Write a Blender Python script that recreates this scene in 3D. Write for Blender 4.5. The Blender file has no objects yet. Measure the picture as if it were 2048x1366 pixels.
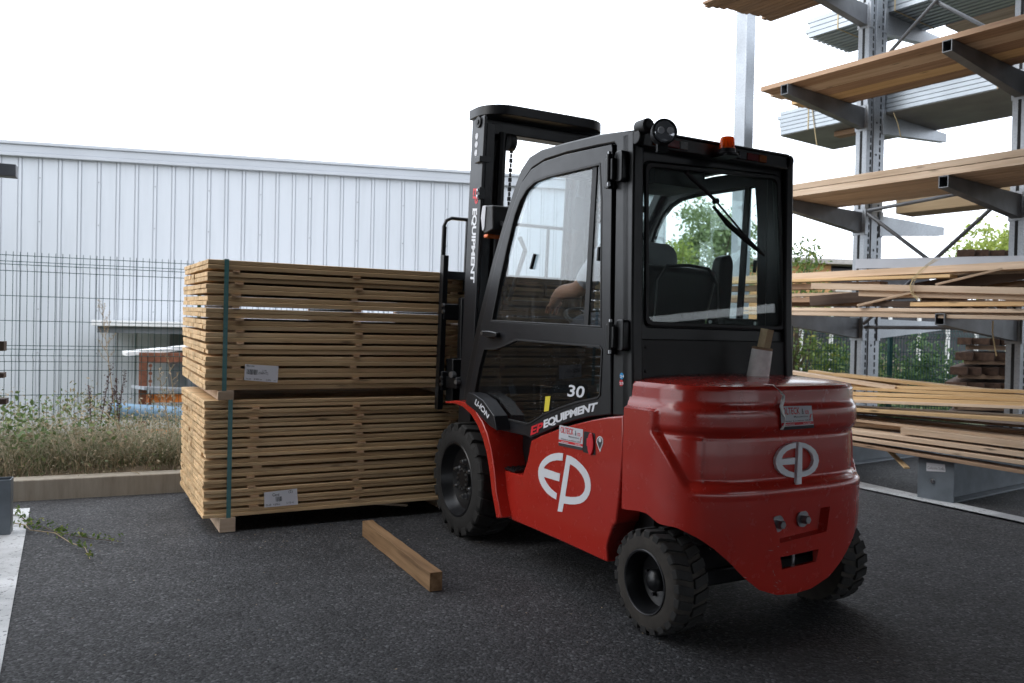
import bpy, bmesh, math, random
import numpy as np
from mathutils import Vector, Matrix
random.seed(7); RNG = np.random.default_rng(7)
SC = bpy.context.scene
COL = SC.collection
R = math.radians

# ------------------------------------------------------------------ camera model (28.8 mm lens, eye height 1.15 m)
FPX, PITCH, ROLL, EYE = 1638.67, -0.01084, 0.02134, 1.1492
def _cam():
    cp, sp = math.cos(PITCH), math.sin(PITCH)
    fwd = np.array([0, cp, sp]); right = np.array([1., 0, 0]); up = np.array([0, -sp, cp])
    cr, sr = math.cos(ROLL), math.sin(ROLL)
    return fwd, cr*right+sr*up, -sr*right+cr*up
FWD, RGT, UPV = _cam()

class Frame:
    """A horizontal working frame: origin (x, y) and the direction of its first axis."""
    def __init__(s, x, y, ang):
        s.x, s.y, s.a = x, y, ang
        c, n = math.cos(ang), math.sin(ang)
        s.M = np.array([[c, n, 0], [-n, c, 0], [0, 0, 1.]])
    def at(s, px, py, ax, v):
        """Local point where the sight line of photo pixel (px, py) meets the plane ax = v."""
        d = s.M @ (FWD + RGT*(px-1024)/FPX - UPV*(py-683)/FPX)
        o = s.M @ (np.array([0, 0, EYE]) - np.array([s.x, s.y, 0]))
        i = 'xyz'.index(ax); t = (v-o[i])/d[i]
        return Vector(o+t*d)
    def world(s, p):
        return Vector(s.M.T @ np.array(p)) + Vector((s.x, s.y, 0))
FL = Frame(1.02699, 3.41714, 2.079353)         # forklift: x forward, y to its left
RK = Frame(3.07, 5.93, R(125.8))               # rack: x along the uprights, y = minus the depth
WD = Frame(0, 0, 0)

# ------------------------------------------------------------------ mesh collecting
class MB:
    def __init__(s): s.v = []; s.f = []
    def add(s, vs, fs):
        n = len(s.v); s.v += [tuple(v) for v in vs]; s.f += [tuple(i+n for i in f) for f in fs]; return s
    def box(s, c, d, rot=None):
        hx, hy, hz = d[0]/2, d[1]/2, d[2]/2
        vs = [Vector((x*hx, y*hy, z*hz)) for x in (-1, 1) for y in (-1, 1) for z in (-1, 1)]
        if rot is not None: vs = [rot @ v for v in vs]
        vs = [v+Vector(c) for v in vs]
        return s.add(vs, [(0, 1, 3, 2), (4, 6, 7, 5), (0, 4, 5, 1), (2, 3, 7, 6), (0, 2, 6, 4), (1, 5, 7, 3)])
    def bb(s, a, b):
        return s.box([(a[i]+b[i])/2 for i in range(3)], [abs(b[i]-a[i]) for i in range(3)])
    def beam(s, a, b, w, t, up=(0, 0, 1)):
        """Box from a to b, w wide (sideways) and t thick (up)."""
        a, b = Vector(a), Vector(b); d = (b-a); L = d.length; d.normalize()
        side = d.cross(Vector(up)); side.normalize(); u = side.cross(d)
        m = Matrix((d, side, u)).transposed()
        return s.box((a+b)/2, (L, w, t), m)
    def prism(s, pts, fn0, fn1):
        """pts 2D outline; fn0/fn1 map a 2D point to 3D on each end face."""
        n = len(pts)
        s.add([fn0(p) for p in pts]+[fn1(p) for p in pts],
              [tuple(range(n)), tuple(range(2*n-1, n-1, -1))]+[(i, i+n, (i+1) % n+n, (i+1) % n) for i in range(n)])
        return s
    def tube(s, path, r, n=10, cap=True):
        path = [Vector(p) for p in path]; k = len(path); rs = r if isinstance(r, (list, tuple)) else [r]*k
        vs = []; prev = None
        for i, p in enumerate(path):
            d = (path[min(i+1, k-1)]-path[max(i-1, 0)]); d.normalize()
            if prev is None:
                a = Vector((0, 0, 1)) if abs(d.z) < .9 else Vector((1, 0, 0)); u = d.cross(a); u.normalize()
            else:
                u = prev-d*prev.dot(d); u.normalize()
            prev = u; w = d.cross(u)
            for j in range(n):
                t = 2*math.pi*j/n; vs.append(p+(u*math.cos(t)+w*math.sin(t))*rs[i])
        fs = [(i*n+j, i*n+(j+1) % n, (i+1)*n+(j+1) % n, (i+1)*n+j) for i in range(k-1) for j in range(n)]
        if cap: fs += [tuple(range(n-1, -1, -1)), tuple((k-1)*n+j for j in range(n))]
        return s.add(vs, fs)
    def lathe(s, prof, c, axis=(0, 0, 1), n=40, cap=True):
        """prof: list of (r, h) along axis through c."""
        ax = Vector(axis).normalized(); a = Vector((0, 0, 1)) if abs(ax.z) < .9 else Vector((1, 0, 0))
        u = ax.cross(a).normalized(); w = ax.cross(u); c = Vector(c); k = len(prof); vs = []
        for r, h in prof:
            for j in range(n):
                t = 2*math.pi*j/n; vs.append(c+ax*h+(u*math.cos(t)+w*math.sin(t))*r)
        fs = [(i*n+j, i*n+(j+1) % n, (i+1)*n+(j+1) % n, (i+1)*n+j) for i in range(k-1) for j in range(n)]
        if cap and prof[0][0] > 1e-6: fs.append(tuple(range(n-1, -1, -1)))
        if cap and prof[-1][0] > 1e-6: fs.append(tuple((k-1)*n+j for j in range(n)))
        return s.add(vs, fs)
    def build(s, name, mat, parent=None, smooth=False, bevel=0, seg=2, loc=None, rot=None, ang=30, clean=False):
        me = bpy.data.meshes.new(name); me.from_pydata(s.v, [], s.f)
        bm = bmesh.new(); bm.from_mesh(me)
        if clean: bmesh.ops.remove_doubles(bm, verts=bm.verts, dist=1e-5)
        bmesh.ops.recalc_face_normals(bm, faces=bm.faces); bm.to_mesh(me); bm.free()
        return link(name, me, mat, parent, smooth, bevel, seg, loc, rot, ang)
def link(name, me, mat, parent=None, smooth=False, bevel=0, seg=2, loc=None, rot=None, ang=30):
    o = bpy.data.objects.new(name, me); COL.objects.link(o)
    if mat: me.materials.append(mat)
    if smooth or bevel:
        me.polygons.foreach_set('use_smooth', [True]*len(me.polygons))
        try: me.set_sharp_from_angle(angle=R(ang))
        except Exception: pass
    if bevel:
        b = o.modifiers.new('b', 'BEVEL'); b.width = bevel; b.segments = seg; b.limit_method = 'ANGLE'; b.angle_limit = R(35)
        b.harden_normals = False
    if parent: o.parent = parent
    if loc is not None: o.location = loc
    if rot is not None: o.rotation_euler = rot
    return o
def empty(name, loc=(0, 0, 0), rz=0):
    o = bpy.data.objects.new(name, None); COL.objects.link(o); o.location = loc; o.rotation_euler = (0, 0, rz)
    o.empty_display_size = .2; return o
def tag(o, label=None, cat=None, group=None, kind=None):
    if label: o['label'] = label
    if cat: o['category'] = cat
    if group: o['group'] = group
    if kind: o['kind'] = kind
    return o
def plate(name, outer, holes, fn, depth_vec, mat, parent, bevel=0, smooth=False):
    """Flat plate with holes. outer/holes: 2D outlines; fn maps 2D to 3D; depth_vec gives the thickness."""
    bm = bmesh.new(); es = []
    for lp in [outer]+list(holes):
        vs = [bm.verts.new(fn(p)) for p in lp]
        es += [bm.edges.new((vs[i], vs[(i+1) % len(vs)])) for i in range(len(vs))]
    bmesh.ops.triangle_fill(bm, use_beauty=True, use_dissolve=False, edges=es)
    if depth_vec is not None:
        fs = list(bm.faces)
        r = bmesh.ops.extrude_face_region(bm, geom=fs)
        bmesh.ops.translate(bm, verts=[g for g in r['geom'] if isinstance(g, bmesh.types.BMVert)], vec=Vector(depth_vec))
    bmesh.ops.recalc_face_normals(bm, faces=bm.faces)
    bmesh.ops.dissolve_limit(bm, angle_limit=R(1), verts=bm.verts, edges=bm.edges)
    me = bpy.data.meshes.new(name); bm.to_mesh(me); bm.free()
    return link(name, me, mat, parent, smooth, bevel)
def rnd(pts, r, k=4):
    """Round the corners of a 2D outline."""
    out = []; n = len(pts)
    for i in range(n):
        p = Vector(pts[i]).to_2d() if len(pts[i]) > 2 else Vector(pts[i]); a = Vector(pts[i-1]); b = Vector(pts[(i+1) % n])
        da = (a-p); db = (b-p); rr = min(r, da.length*.45, db.length*.45); da.normalize(); db.normalize()
        s, e = p+da*rr, p+db*rr
        for j in range(k+1):
            t = j/k; out.append(tuple((1-t)**2*s+2*t*(1-t)*p+t*t*e))
    return out
def text_geo(txt, bold=0.0, shear=0.0, spacing=1.0):
    """Glyph triangles of txt normalised to the box 0..1 x 0..1."""
    cu = bpy.data.curves.new('t', 'FONT'); cu.body = txt; cu.offset = bold; cu.shear = shear; cu.resolution_u = 3; cu.space_character = spacing
    o = bpy.data.objects.new('t', cu); COL.objects.link(o); bpy.context.view_layer.update()
    me = bpy.data.meshes.new_from_object(o.evaluated_get(bpy.context.evaluated_depsgraph_get()))
    vs = [v.co.copy() for v in me.vertices]; fs = [tuple(p.vertices) for p in me.polygons]
    bpy.data.objects.remove(o); bpy.data.curves.remove(cu); bpy.data.meshes.remove(me)
    x0 = min(v.x for v in vs); x1 = max(v.x for v in vs); y0 = min(v.y for v in vs); y1 = max(v.y for v in vs)
    return [((v.x-x0)/(x1-x0), (v.y-y0)/(y1-y0)) for v in vs], fs
def lerp_path(path, t):
    n = len(path)-1; i = min(int(t*n), n-1); f = t*n-i
    return (path[i][0]*(1-f)+path[i+1][0]*f, path[i][1]*(1-f)+path[i+1][1]*f)
def text_on(name, txt, base, top, fn, mat, parent, bold=.02, shear=0, spacing=1.0):
    """Lettering between two pixel polylines (base line, cap line), laid on a surface by fn(px, py)."""
    uv, fs = text_geo(txt, bold, shear, spacing); mb = MB(); vs = []
    for u, v in uv:
        a, b = lerp_path(base, u), lerp_path(top, u); vs.append(fn(a[0]*(1-v)+b[0]*v, a[1]*(1-v)+b[1]*v))
    mb.add(vs, fs)
    me = bpy.data.meshes.new(name); me.from_pydata(mb.v, [], mb.f)
    return link(name, me, mat, parent)

# ------------------------------------------------------------------ materials
class NT:
    def __init__(s, name):
        s.m = bpy.data.materials.new(name); s.m.use_nodes = True; s.t = s.m.node_tree; s.t.nodes.clear()
        s.out = s.n('ShaderNodeOutputMaterial')
    def n(s, typ, **k):
        nd = s.t.nodes.new(typ)
        for a, b in k.items():
            if a in nd.bl_rna.properties.keys() and a != 'inputs': setattr(nd, a, b)
        return nd
    def l(s, a, b): s.t.links.new(a, b)
    def set(s, nd, **k):
        for a, b in k.items():
            sk = nd.inputs[a.replace('_', ' ')] if a.replace('_', ' ') in nd.inputs else nd.inputs[a]
            if hasattr(b, 'links'): s.l(b, sk)
            else: sk.default_value = b
        return nd
    def coord(s, kind='Object', scale=(1, 1, 1), off=None):
        tc = s.n('ShaderNodeTexCoord'); mp = s.n('ShaderNodeMapping'); s.l(tc.outputs[kind], mp.inputs['Vector'])
        mp.inputs['Scale'].default_value = scale
        if off is not None: s.l(off, mp.inputs['Location'])
        return mp.outputs['Vector']
    def noise(s, vec, scale, detail=3, rough=.5):
        nd = s.n('ShaderNodeTexNoise'); s.l(vec, nd.inputs['Vector'])
        nd.inputs['Scale'].default_value = scale; nd.inputs['Detail'].default_value = detail; nd.inputs['Roughness'].default_value = rough
        return nd.outputs['Fac']
    def ramp(s, fac, stops, interp='LINEAR'):
        nd = s.n('ShaderNodeValToRGB'); s.l(fac, nd.inputs['Fac']); cr = nd.color_ramp; cr.interpolation = interp
        while len(cr.elements) < len(stops): cr.elements.new(.5)
        for e, (p, c) in zip(cr.elements, stops):
            e.position = p; e.color = (c, c, c, 1) if isinstance(c, (int, float)) else (*c, 1)
        return nd.outputs['Color']
    def math(s, op, a, b=None, clamp=False):
        nd = s.n('ShaderNodeMath'); nd.operation = op; nd.use_clamp = clamp
        for i, x in enumerate((a, b)):
            if x is None: continue
            if isinstance(x, (int, float)): nd.inputs[i].default_value = x
            else: s.l(x, nd.inputs[i])
        return nd.outputs[0]
    def mix(s, fac, a, b, mode='MIX'):
        nd = s.n('ShaderNodeMix'); nd.data_type = 'RGBA'; nd.blend_type = mode
        for i, x in ((0, fac), (6, a), (7, b)):
            sk = nd.inputs[i]
            if isinstance(x, (int, float)): sk.default_value = x if i == 0 else (x, x, x, 1)
            elif isinstance(x, tuple): sk.default_value = (*x, 1)
            else: s.l(x, sk)
        return nd.outputs[2]
    def bump(s, h, strength=.3, dist=.01):
        nd = s.n('ShaderNodeBump'); s.l(h, nd.inputs['Height']); nd.inputs['Strength'].default_value = strength; nd.inputs['Distance'].default_value = dist
        return nd.outputs['Normal']
    def bsdf(s, color, rough=.5, metal=0, normal=None, **k):
        b = s.n('ShaderNodeBsdfPrincipled')
        for nm, x in (('Base Color', color), ('Roughness', rough), ('Metallic', metal)):
            if isinstance(x, tuple): b.inputs[nm].default_value = (*x, 1)
            elif isinstance(x, (int, float)): b.inputs[nm].default_value = x
            else: s.l(x, b.inputs[nm])
        if normal is not None: s.l(normal, b.inputs['Normal'])
        for a, x in k.items():
            nm = a.replace('_', ' ')
            if hasattr(x, 'links'): s.l(x, b.inputs[nm])
            else: b.inputs[nm].default_value = x
        s.l(b.outputs[0], s.out.inputs['Surface']); return s.m
def simple(name, color, rough=.5, metal=0, var=.12, vs=6, bump=0, bs=80, **k):
    t = NT(name); v = t.coord(); n = t.noise(v, vs, 4)
    dark = tuple(c*(1-var) for c in color); lite = tuple(min(1, c*(1+var)) for c in color)
    c = t.ramp(n, [(.3, dark), (.7, lite)])
    r = t.math('ADD', t.math('MULTIPLY', t.noise(v, vs*3, 3), .16), rough-.08, True)
    nm = t.bump(t.noise(v, bs, 4), bump, .004) if bump else None
    return t.bsdf(c, r, metal, nm, **k)
def wood(name, base, dark, lite, along='x', knots=True, rough=.75, grain=1.0, vary=.25, uniq=True):
    """Sawn softwood, grain running along the object's first axis."""
    t = NT(name); oi = t.n('ShaderNodeObjectInfo'); off = t.n('ShaderNodeCombineXYZ')
    for i, k in enumerate((37., 11., 23.)): t.l(t.math('MULTIPLY', oi.outputs['Random'], k), off.inputs[i])
    geo = t.n('ShaderNodeNewGeometry'); isl = geo.outputs['Random Per Island']
    off2 = t.n('ShaderNodeCombineXYZ')
    for i, k in enumerate((37., 11., 23.)): t.l(t.math('ADD', t.math('MULTIPLY', oi.outputs['Random'], k), t.math('MULTIPLY', isl, k*1.7)), off2.inputs[i])
    v = t.coord('Object', (.9, 14, 14), off2.outputs[0])
    n1 = t.noise(v, 1.6*grain, 5, .6); vf = t.coord('Object', (4, 160, 160), off2.outputs[0]); n2 = t.noise(vf, 1.0, 3, .6)
    c = t.ramp(n1, [(.28, dark), (.5, base), (.75, lite)])
    c = t.mix(t.ramp(n2, [(.35, 0.), (.65, .35)]), c, tuple(x*.72 for x in base))
    if knots:
        vk = t.coord('Object', (2.0, 9, 9), off2.outputs[0]); vo = t.n('ShaderNodeTexVoronoi'); t.l(vk, vo.inputs['Vector']); vo.inputs['Scale'].default_value = 1.5
        cc = t.n('ShaderNodeSeparateColor'); t.l(vo.outputs['Color'], cc.inputs[0])
        has = t.math('GREATER_THAN', cc.outputs[0], .62)
        k = t.math('MULTIPLY', t.ramp(vo.outputs['Distance'], [(.05, .95), (.105, .45), (.16, 0.)]), has)
        c = t.mix(k, c, tuple(x*.28 for x in base))
    br = t.math('ADD', t.math('MULTIPLY', t.math('ADD', isl, oi.outputs['Random']), vary), 1-vary)
    c = t.mix(1.0, c, t.n_rgb(br), 'MULTIPLY')
    nm = t.bump(n2, .35, .003)
    return t.bsdf(c, rough, 0, nm, Specular_IOR_Level=.25)
def _nrgb(s, val):
    c = s.n('ShaderNodeCombineColor')
    for i in range(3): s.l(val, c.inputs[i])
    return c.outputs[0]
NT.n_rgb = _nrgb

M = {}
def mats():
    M['wood'] = wood('fresh_softwood', (.67, .46, .25), (.49, .315, .16), (.79, .60, .38), vary=.3)
    M['wood_end'] = wood('sawn_softwood_batten', (.66, .43, .26), (.5, .31, .17), (.74, .52, .34))
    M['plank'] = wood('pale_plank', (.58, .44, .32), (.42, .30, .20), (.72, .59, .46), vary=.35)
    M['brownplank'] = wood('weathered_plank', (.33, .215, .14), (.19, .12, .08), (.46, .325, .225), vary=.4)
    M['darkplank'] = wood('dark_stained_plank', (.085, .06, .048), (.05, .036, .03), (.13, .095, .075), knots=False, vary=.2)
    M['yellowplank'] = wood('yellow_plank', (.62, .43, .23), (.47, .31, .15), (.72, .54, .31), vary=.22)
    M['sleeper'] = wood('brown_treated_timber', (.06, .034, .023), (.03, .018, .013), (.10, .06, .04), vary=.35)
    M['glulam'] = wood('pale_glulam', (.62, .47, .29), (.54, .4, .24), (.7, .55, .36), knots=False, grain=.5)
    M['dunnage'] = wood('dirty_dunnage_wood', (.22, .13, .065), (.07, .04, .022), (.33, .21, .115), knots=False, vary=.1)
    M['strap'] = simple('teal_strap', (.07, .20, .20), .3)
    M['paper'] = simple('label_paper', (.8, .8, .84), .6, var=.05)
    M['ink'] = simple('printed_ink', (.03, .03, .035), .6)
    # forklift
    t = NT('red_paint'); v = t.coord(); n = t.noise(v, 3, 5, .6); n2 = t.noise(v, 22, 5, .65)
    dirt = t.math('MULTIPLY', t.ramp(n2, [(.45, 0.), (.75, 1.)]), t.ramp(n, [(.4, 0.), (.7, .05)]))
    c = t.mix(dirt, (.40, .022, .014), (.20, .07, .055))
    r = t.math('ADD', t.math('MULTIPLY', n2, .12), .20)
    M['red'] = t.bsdf(c, r, 0, t.bump(t.noise(v, 9, 2), .02, .01), Coat_Weight=.5, Coat_Roughness=.11)
    M['black'] = simple('black_satin_paint', (.008, .0085, .010), .36, var=.15, bump=.05, bs=300)
    M['blackgrey'] = simple('dark_grey_door_paint', (.012, .013, .016), .36, var=.12, bump=.05, bs=300)
    M['rubber'] = simple('black_rubber', (.012, .0115, .011), .8, var=.3, vs=12, bump=.3, bs=60)
    M['tyre_side'] = simple('dusty_rubber', (.034, .029, .024), .85, var=.35, vs=14, bump=.3, bs=60)
    M['plastic'] = simple('black_plastic', (.008, .008, .009), .5, var=.1, bump=.2, bs=400)
    M['steel'] = simple('zinc_steel', (.42, .43, .45), .32, 1.0, var=.15)
    M['darksteel'] = simple('dark_steel', (.05, .05, .055), .45, .6, var=.2)
    M['white'] = simple('white_vinyl', (.72, .74, .78), .45, var=.03)
    M['redvinyl'] = simple('red_vinyl', (.62, .02, .03), .45, var=.05)
    M['silver'] = simple('silver_sticker', (.58, .59, .63), .5, var=.05)
    M['yellow'] = simple('yellow_sticker', (.75, .62, .05), .5, var=.05)
    M['blue'] = simple('blue_sticker', (.01, .28, .62), .45, var=.05)
    M['orange_plastic'] = simple('orange_plastic', (.85, .17, .02), .35, var=.1)
    M['seat'] = simple('black_vinyl', (.007, .007, .008), .42, var=.15, bump=.15, bs=200)
    M['greybox'] = simple('grey_plastic', (.22, .24, .25), .5, var=.08)
    M['shirt'] = simple('grey_shirt', (.42, .42, .46), .9, var=.15, bump=.4, bs=30)
    M['skin'] = simple('skin', (.50, .25, .16), .55, var=.08, Subsurface_Weight=.1)
    M['hair'] = simple('brown_hair', (.06, .035, .02), .6, var=.3, bump=.5, bs=120)
    M['trousers'] = simple('dark_trousers', (.03, .035, .05), .9)
    t = NT('amber_lens'); b = t.n('ShaderNodeBsdfTranslucent'); b.inputs['Color'].default_value = (1., .25, .01, 1); t.bsdf((1.0, .24, .01), .15, 0, None, Coat_Weight=.6)
    pb = [n_ for n_ in t.t.nodes if n_.type == 'BSDF_PRINCIPLED'][0]; mx = t.n('ShaderNodeMixShader'); mx.inputs[0].default_value = .65; t.l(pb.outputs[0], mx.inputs[1]); t.l(b.outputs[0], mx.inputs[2]); t.l(mx.outputs[0], t.out.inputs['Surface']); M['amber'] = t.m
    t = NT('lamp_lens'); t.bsdf((.35, .37, .4), .08, .3, None, Coat_Weight=1.0); M['lens'] = t.m
    M['redlens'] = simple('red_lens', (.16, .012, .015), .2, var=.2, vs=60)
    M['amberlens'] = simple('amber_side_lens', (.32, .08, .01), .2, var=.2, vs=60)
    M['clearlens'] = simple('clear_side_lens', (.25, .25, .25), .2, var=.2, vs=60)
    def glass(name, tint, haze, spots=True, refl=1.0, coords=1.0):
        t = NT(name); tr = t.n('ShaderNodeBsdfTransparent'); tr.inputs['Color'].default_value = (*tint, 1)
        gl = t.n('ShaderNodeBsdfGlossy'); gl.inputs['Roughness'].default_value = .015
        lw = t.n('ShaderNodeLayerWeight'); lw.inputs['Blend'].default_value = .5
        fr = t.math('ADD', t.math('MULTIPLY', t.math('POWER', lw.outputs['Facing'], 4.), .9), .035, True)
        m1 = t.n('ShaderNodeMixShader'); t.l(t.math('MULTIPLY', fr, refl, True), m1.inputs[0]); t.l(tr.outputs[0], m1.inputs[1]); t.l(gl.outputs[0], m1.inputs[2])
        df = t.n('ShaderNodeBsdfDiffuse'); df.inputs['Color'].default_value = (.6, .62, .64, 1)
        v = t.coord()
        vo = t.n('ShaderNodeTexVoronoi'); t.l(v, vo.inputs['Vector']); vo.inputs['Scale'].default_value = 95
        cc = t.n('ShaderNodeSeparateColor'); t.l(vo.outputs['Color'], cc.inputs[0])
        sp = t.math('MULTIPLY', t.ramp(vo.outputs['Distance'], [(.10, 1.), (.2, 0.)]), t.math('GREATER_THAN', cc.outputs[0], .8))
        st = t.ramp(t.noise(t.coord('Object', (60, 60, 3)), 1.0, 3), [(.52, 0.), (.72, 1.)])
        fac = t.math('ADD', haze, t.math('MULTIPLY', t.math('ADD', t.math('MULTIPLY', sp, .6 if spots else 0.), t.math('MULTIPLY', st, .05)), t.ramp(t.noise(v, 4, 2), [(.4, .15), (.65, 1.)])), True)
        m2 = t.n('ShaderNodeMixShader'); t.l(fac, m2.inputs[0]); t.l(m1.outputs[0], m2.inputs[1]); t.l(df.outputs[0], m2.inputs[2])
        t.l(m2.outputs[0], t.out.inputs['Surface']); return t.m
    M['glass'] = glass('door_glass', (.90, .94, .95), .010, refl=1.5)
    M['glass_low'] = glass('tinted_lower_glass', (.34, .37, .39), .006, refl=1.2)
    M['glass_rear'] = glass('rear_glass', (.90, .95, .93), .035, spots=False)  # diffuse veil mixed into the pane stands in for its pale reflection
    # yard
    t = NT('asphalt_coarse'); v = t.coord()
    vo = t.n('ShaderNodeTexVoronoi'); t.l(v, vo.inputs['Vector']); vo.inputs['Scale'].default_value = 105
    vd = t.n('ShaderNodeTexVoronoi'); t.l(v, vd.inputs['Vector']); vd.inputs['Scale'].default_value = 60
    cc = t.n('ShaderNodeSeparateColor'); t.l(vo.outputs['Color'], cc.inputs[0])
    big = t.noise(v, .55, 5, .6); mid = t.noise(v, 4, 4, .6)
    c = t.ramp(cc.outputs[0], [(.0, (.024, .025, .027)), (.6, (.047, .047, .050)), (.9, (.070, .070, .075)), (1., (.13, .135, .14))])
    stn = t.ramp(t.noise(v, 1.3, 6, .7), [(.56, 1.), (.66, .8)]); c = t.mix(1., c, stn, 'MULTIPLY'); c = t.mix(1., c, t.ramp(big, [(.3, .72), (.7, 1.2)]), 'MULTIPLY'); c = t.mix(1., c, t.ramp(mid, [(.3, .82), (.7, 1.14)]), 'MULTIPLY')
    h = t.math('ADD', t.math('MULTIPLY', vo.outputs['Distance'], -1.), t.math('MULTIPLY', vd.outputs['Distance'], -.6))
    r = t.ramp(cc.outputs[1], [(0., .62), (1., .92)])
    M['asphalt'] = t.bsdf(c, r, 0, t.bump(h, .55, .005), Specular_IOR_Level=.25)
    t = NT('worn_road_paint'); v = t.coord(); vo = t.n('ShaderNodeTexVoronoi'); t.l(v, vo.inputs['Vector']); vo.inputs['Scale'].default_value = 115
    w = t.ramp(t.noise(v, 34, 6, .75), [(.36, 0.), (.43, 1.)]); w2 = t.ramp(t.noise(v, 2.2, 4, .6), [(.35, .5), (.6, 1.)])
    c = t.mix(t.math('MULTIPLY', w, w2), (.06, .06, .065), (.56, .57, .58))
    M['roadpaint'] = t.bsdf(c, .65, 0, t.bump(t.math('MULTIPLY', vo.outputs['Distance'], -1.), .4, .004))
    t = NT('kerb_concrete'); v = t.coord(); st = t.noise(t.coord('Object', (6, 6, .8)), 2.2, 5, .7)
    c = t.mix(t.ramp(st, [(.4, 0.), (.7, .65)]), (.34, .30, .245), (.19, .16, .125))
    M['concrete'] = t.bsdf(c, .85, 0, t.bump(t.noise(v, 90, 4), .4, .004))
    M['soil'] = simple('dry_soil', (.17, .13, .085), .95, var=.4, vs=9, bump=.8, bs=30)
    M['ground'] = simple('rough_grass_ground', (.075, .085, .04), .95, var=.4, vs=1.5, bump=.8, bs=12)
    t = NT('pale_cladding'); v = t.coord(); st = t.noise(t.coord('Object', (5, 5, .35)), 1.6, 5, .65)
    c = t.mix(t.ramp(st, [(.45, 0.), (.75, .5)]), (.52, .545, .58), (.43, .455, .485))
    M['cladding'] = t.bsdf(c, .42, .0, t.bump(t.noise(v, 3, 2), .05, .02))
    M['trim'] = simple('pale_trim', (.42, .44, .47), .4, var=.06, vs=1)
    t = NT('galvanised'); v = t.coord(); vo = t.n('ShaderNodeTexVoronoi'); t.l(v, vo.inputs['Vector']); vo.inputs['Scale'].default_value = 60
    c = t.mix(t.ramp(t.noise(v, 2.5, 4), [(.4, 0.), (.65, .55)]), t.ramp(vo.outputs['Distance'], [(.1, (.30, .325, .36)), (.6, (.38, .41, .445))]), (.23, .245, .265))
    M['galv'] = t.bsdf(c, .42, .55, None)
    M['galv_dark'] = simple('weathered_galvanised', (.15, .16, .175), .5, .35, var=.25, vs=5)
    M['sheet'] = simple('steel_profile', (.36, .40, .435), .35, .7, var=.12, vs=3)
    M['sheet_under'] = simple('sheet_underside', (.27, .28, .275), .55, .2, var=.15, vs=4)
    M['alu'] = simple('grey_aluminium', (.42, .44, .48), .4, .3, var=.05)
    M['greenwire'] = simple('green_wire', (.012, .055, .055), .45)
    M['darkbase'] = simple('grey_base_paint', (.14, .165, .19), .45, .1, var=.2, vs=7)
    M['rust'] = simple('rusty_steel', (.17, .06, .03), .8, var=.45, vs=14, bump=.4)
    M['orange'] = simple('orange_paint', (.9, .24, .04), .5, var=.2)
    M['bluepaint'] = simple('blue_paint', (.12, .22, .32), .4, var=.15)
    M['whitepanel'] = simple('white_panel', (.7, .7, .7), .5, var=.04)
    M['darkgap'] = simple('dark_shade', (.02, .022, .024), .8)
    M['orangewall'] = simple('ochre_render', (.50, .27, .12), .85, var=.12)
    M['roofgrey'] = simple('grey_roof_edge', (.33, .31, .29), .8, var=.25)
    M['cream'] = simple('pale_render', (.55, .5, .45), .85)
    M['shedsheet'] = simple('shed_sheeting', (.12, .12, .125), .8)
    M['rope'] = simple('straw_twine', (.52, .42, .24), .8)
    M['spool'] = simple('white_tape', (.88, .86, .85), .5, var=.12, vs=40)
    def leafmat(name, stops, rough=.6, trans=.25):
        t = NT(name); g = t.n('ShaderNodeNewGeometry'); c = t.ramp(g.outputs['Random Per Island'], stops)
        b = t.n('ShaderNodeBsdfPrincipled'); t.l(c, b.inputs['Base Color']); b.inputs['Roughness'].default_value = rough
        tl = t.n('ShaderNodeBsdfTranslucent'); t.l(c, tl.inputs['Color']); mx = t.n('ShaderNodeMixShader'); mx.inputs[0].default_value = trans
        t.l(b.outputs[0], mx.inputs[1]); t.l(tl.outputs[0], mx.inputs[2]); t.l(mx.outputs[0], t.out.inputs['Surface']); return t.m
    M['weeds'] = leafmat('dry_weeds', [(0, (.28, .22, .14)), (.4, (.42, .34, .23)), (.6, (.20, .175, .10)), (.78, (.10, .12, .055)), (1., (.13, .18, .07))])
    M['leaf'] = leafmat('fresh_leaves', [(0, (.06, .11, .025)), (.5, (.11, .17, .04)), (.8, (.17, .24, .06)), (1., (.35, .33, .07))], trans=.35)
    M['leafpale'] = leafmat('pale_tree_leaves', [(0, (.16, .22, .10)), (.5, (.25, .33, .15)), (1., (.36, .44, .22))], trans=.4)
    M['leafdark'] = leafmat('dark_hedge_leaves', [(0, (.035, .075, .02)), (.6, (.06, .12, .035)), (1., (.10, .17, .05))])
    M['leafyellow'] = leafmat('yellow_green_leaves', [(0, (.20, .27, .05)), (.5, (.30, .38, .08)), (1., (.4, .45, .12))], trans=.4)
    M['bramble'] = leafmat('bramble_leaves', [(0, (.07, .12, .035)), (.6, (.12, .19, .06)), (1., (.22, .25, .10))])
    M['straw'] = leafmat('dry_stalk', [(0, (.26, .19, .11)), (1., (.42, .32, .20))], trans=.1)
    M['dock'] = leafmat('dark_red_seed_heads', [(0, (.05, .02, .018)), (1., (.09, .035, .028))], trans=.1)
    M['scratch'] = simple('bare_scratch', (.42, .30, .28), .7)
    M['bark'] = simple('bark', (.10, .075, .05), .9, var=.3, bump=.6, bs=30)
mats()
# =================================================================== FORKLIFT
FORK = empty('forklift', (FL.x, FL.y, 0), FL.a)
tag(FORK, 'red and black electric forklift with enclosed cab driving up to the timber bundles', 'forklift')
def PY(y, f=None): return lambda px, py: FL.at(px, py, 'y', y)
def pts_y(l, y): return [(p.x, p.z) for p in (FL.at(a, b, 'y', y) for a, b in l)]
def xz(y): return lambda p: Vector((p[0], y, p[1]))
HW = .50
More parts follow.
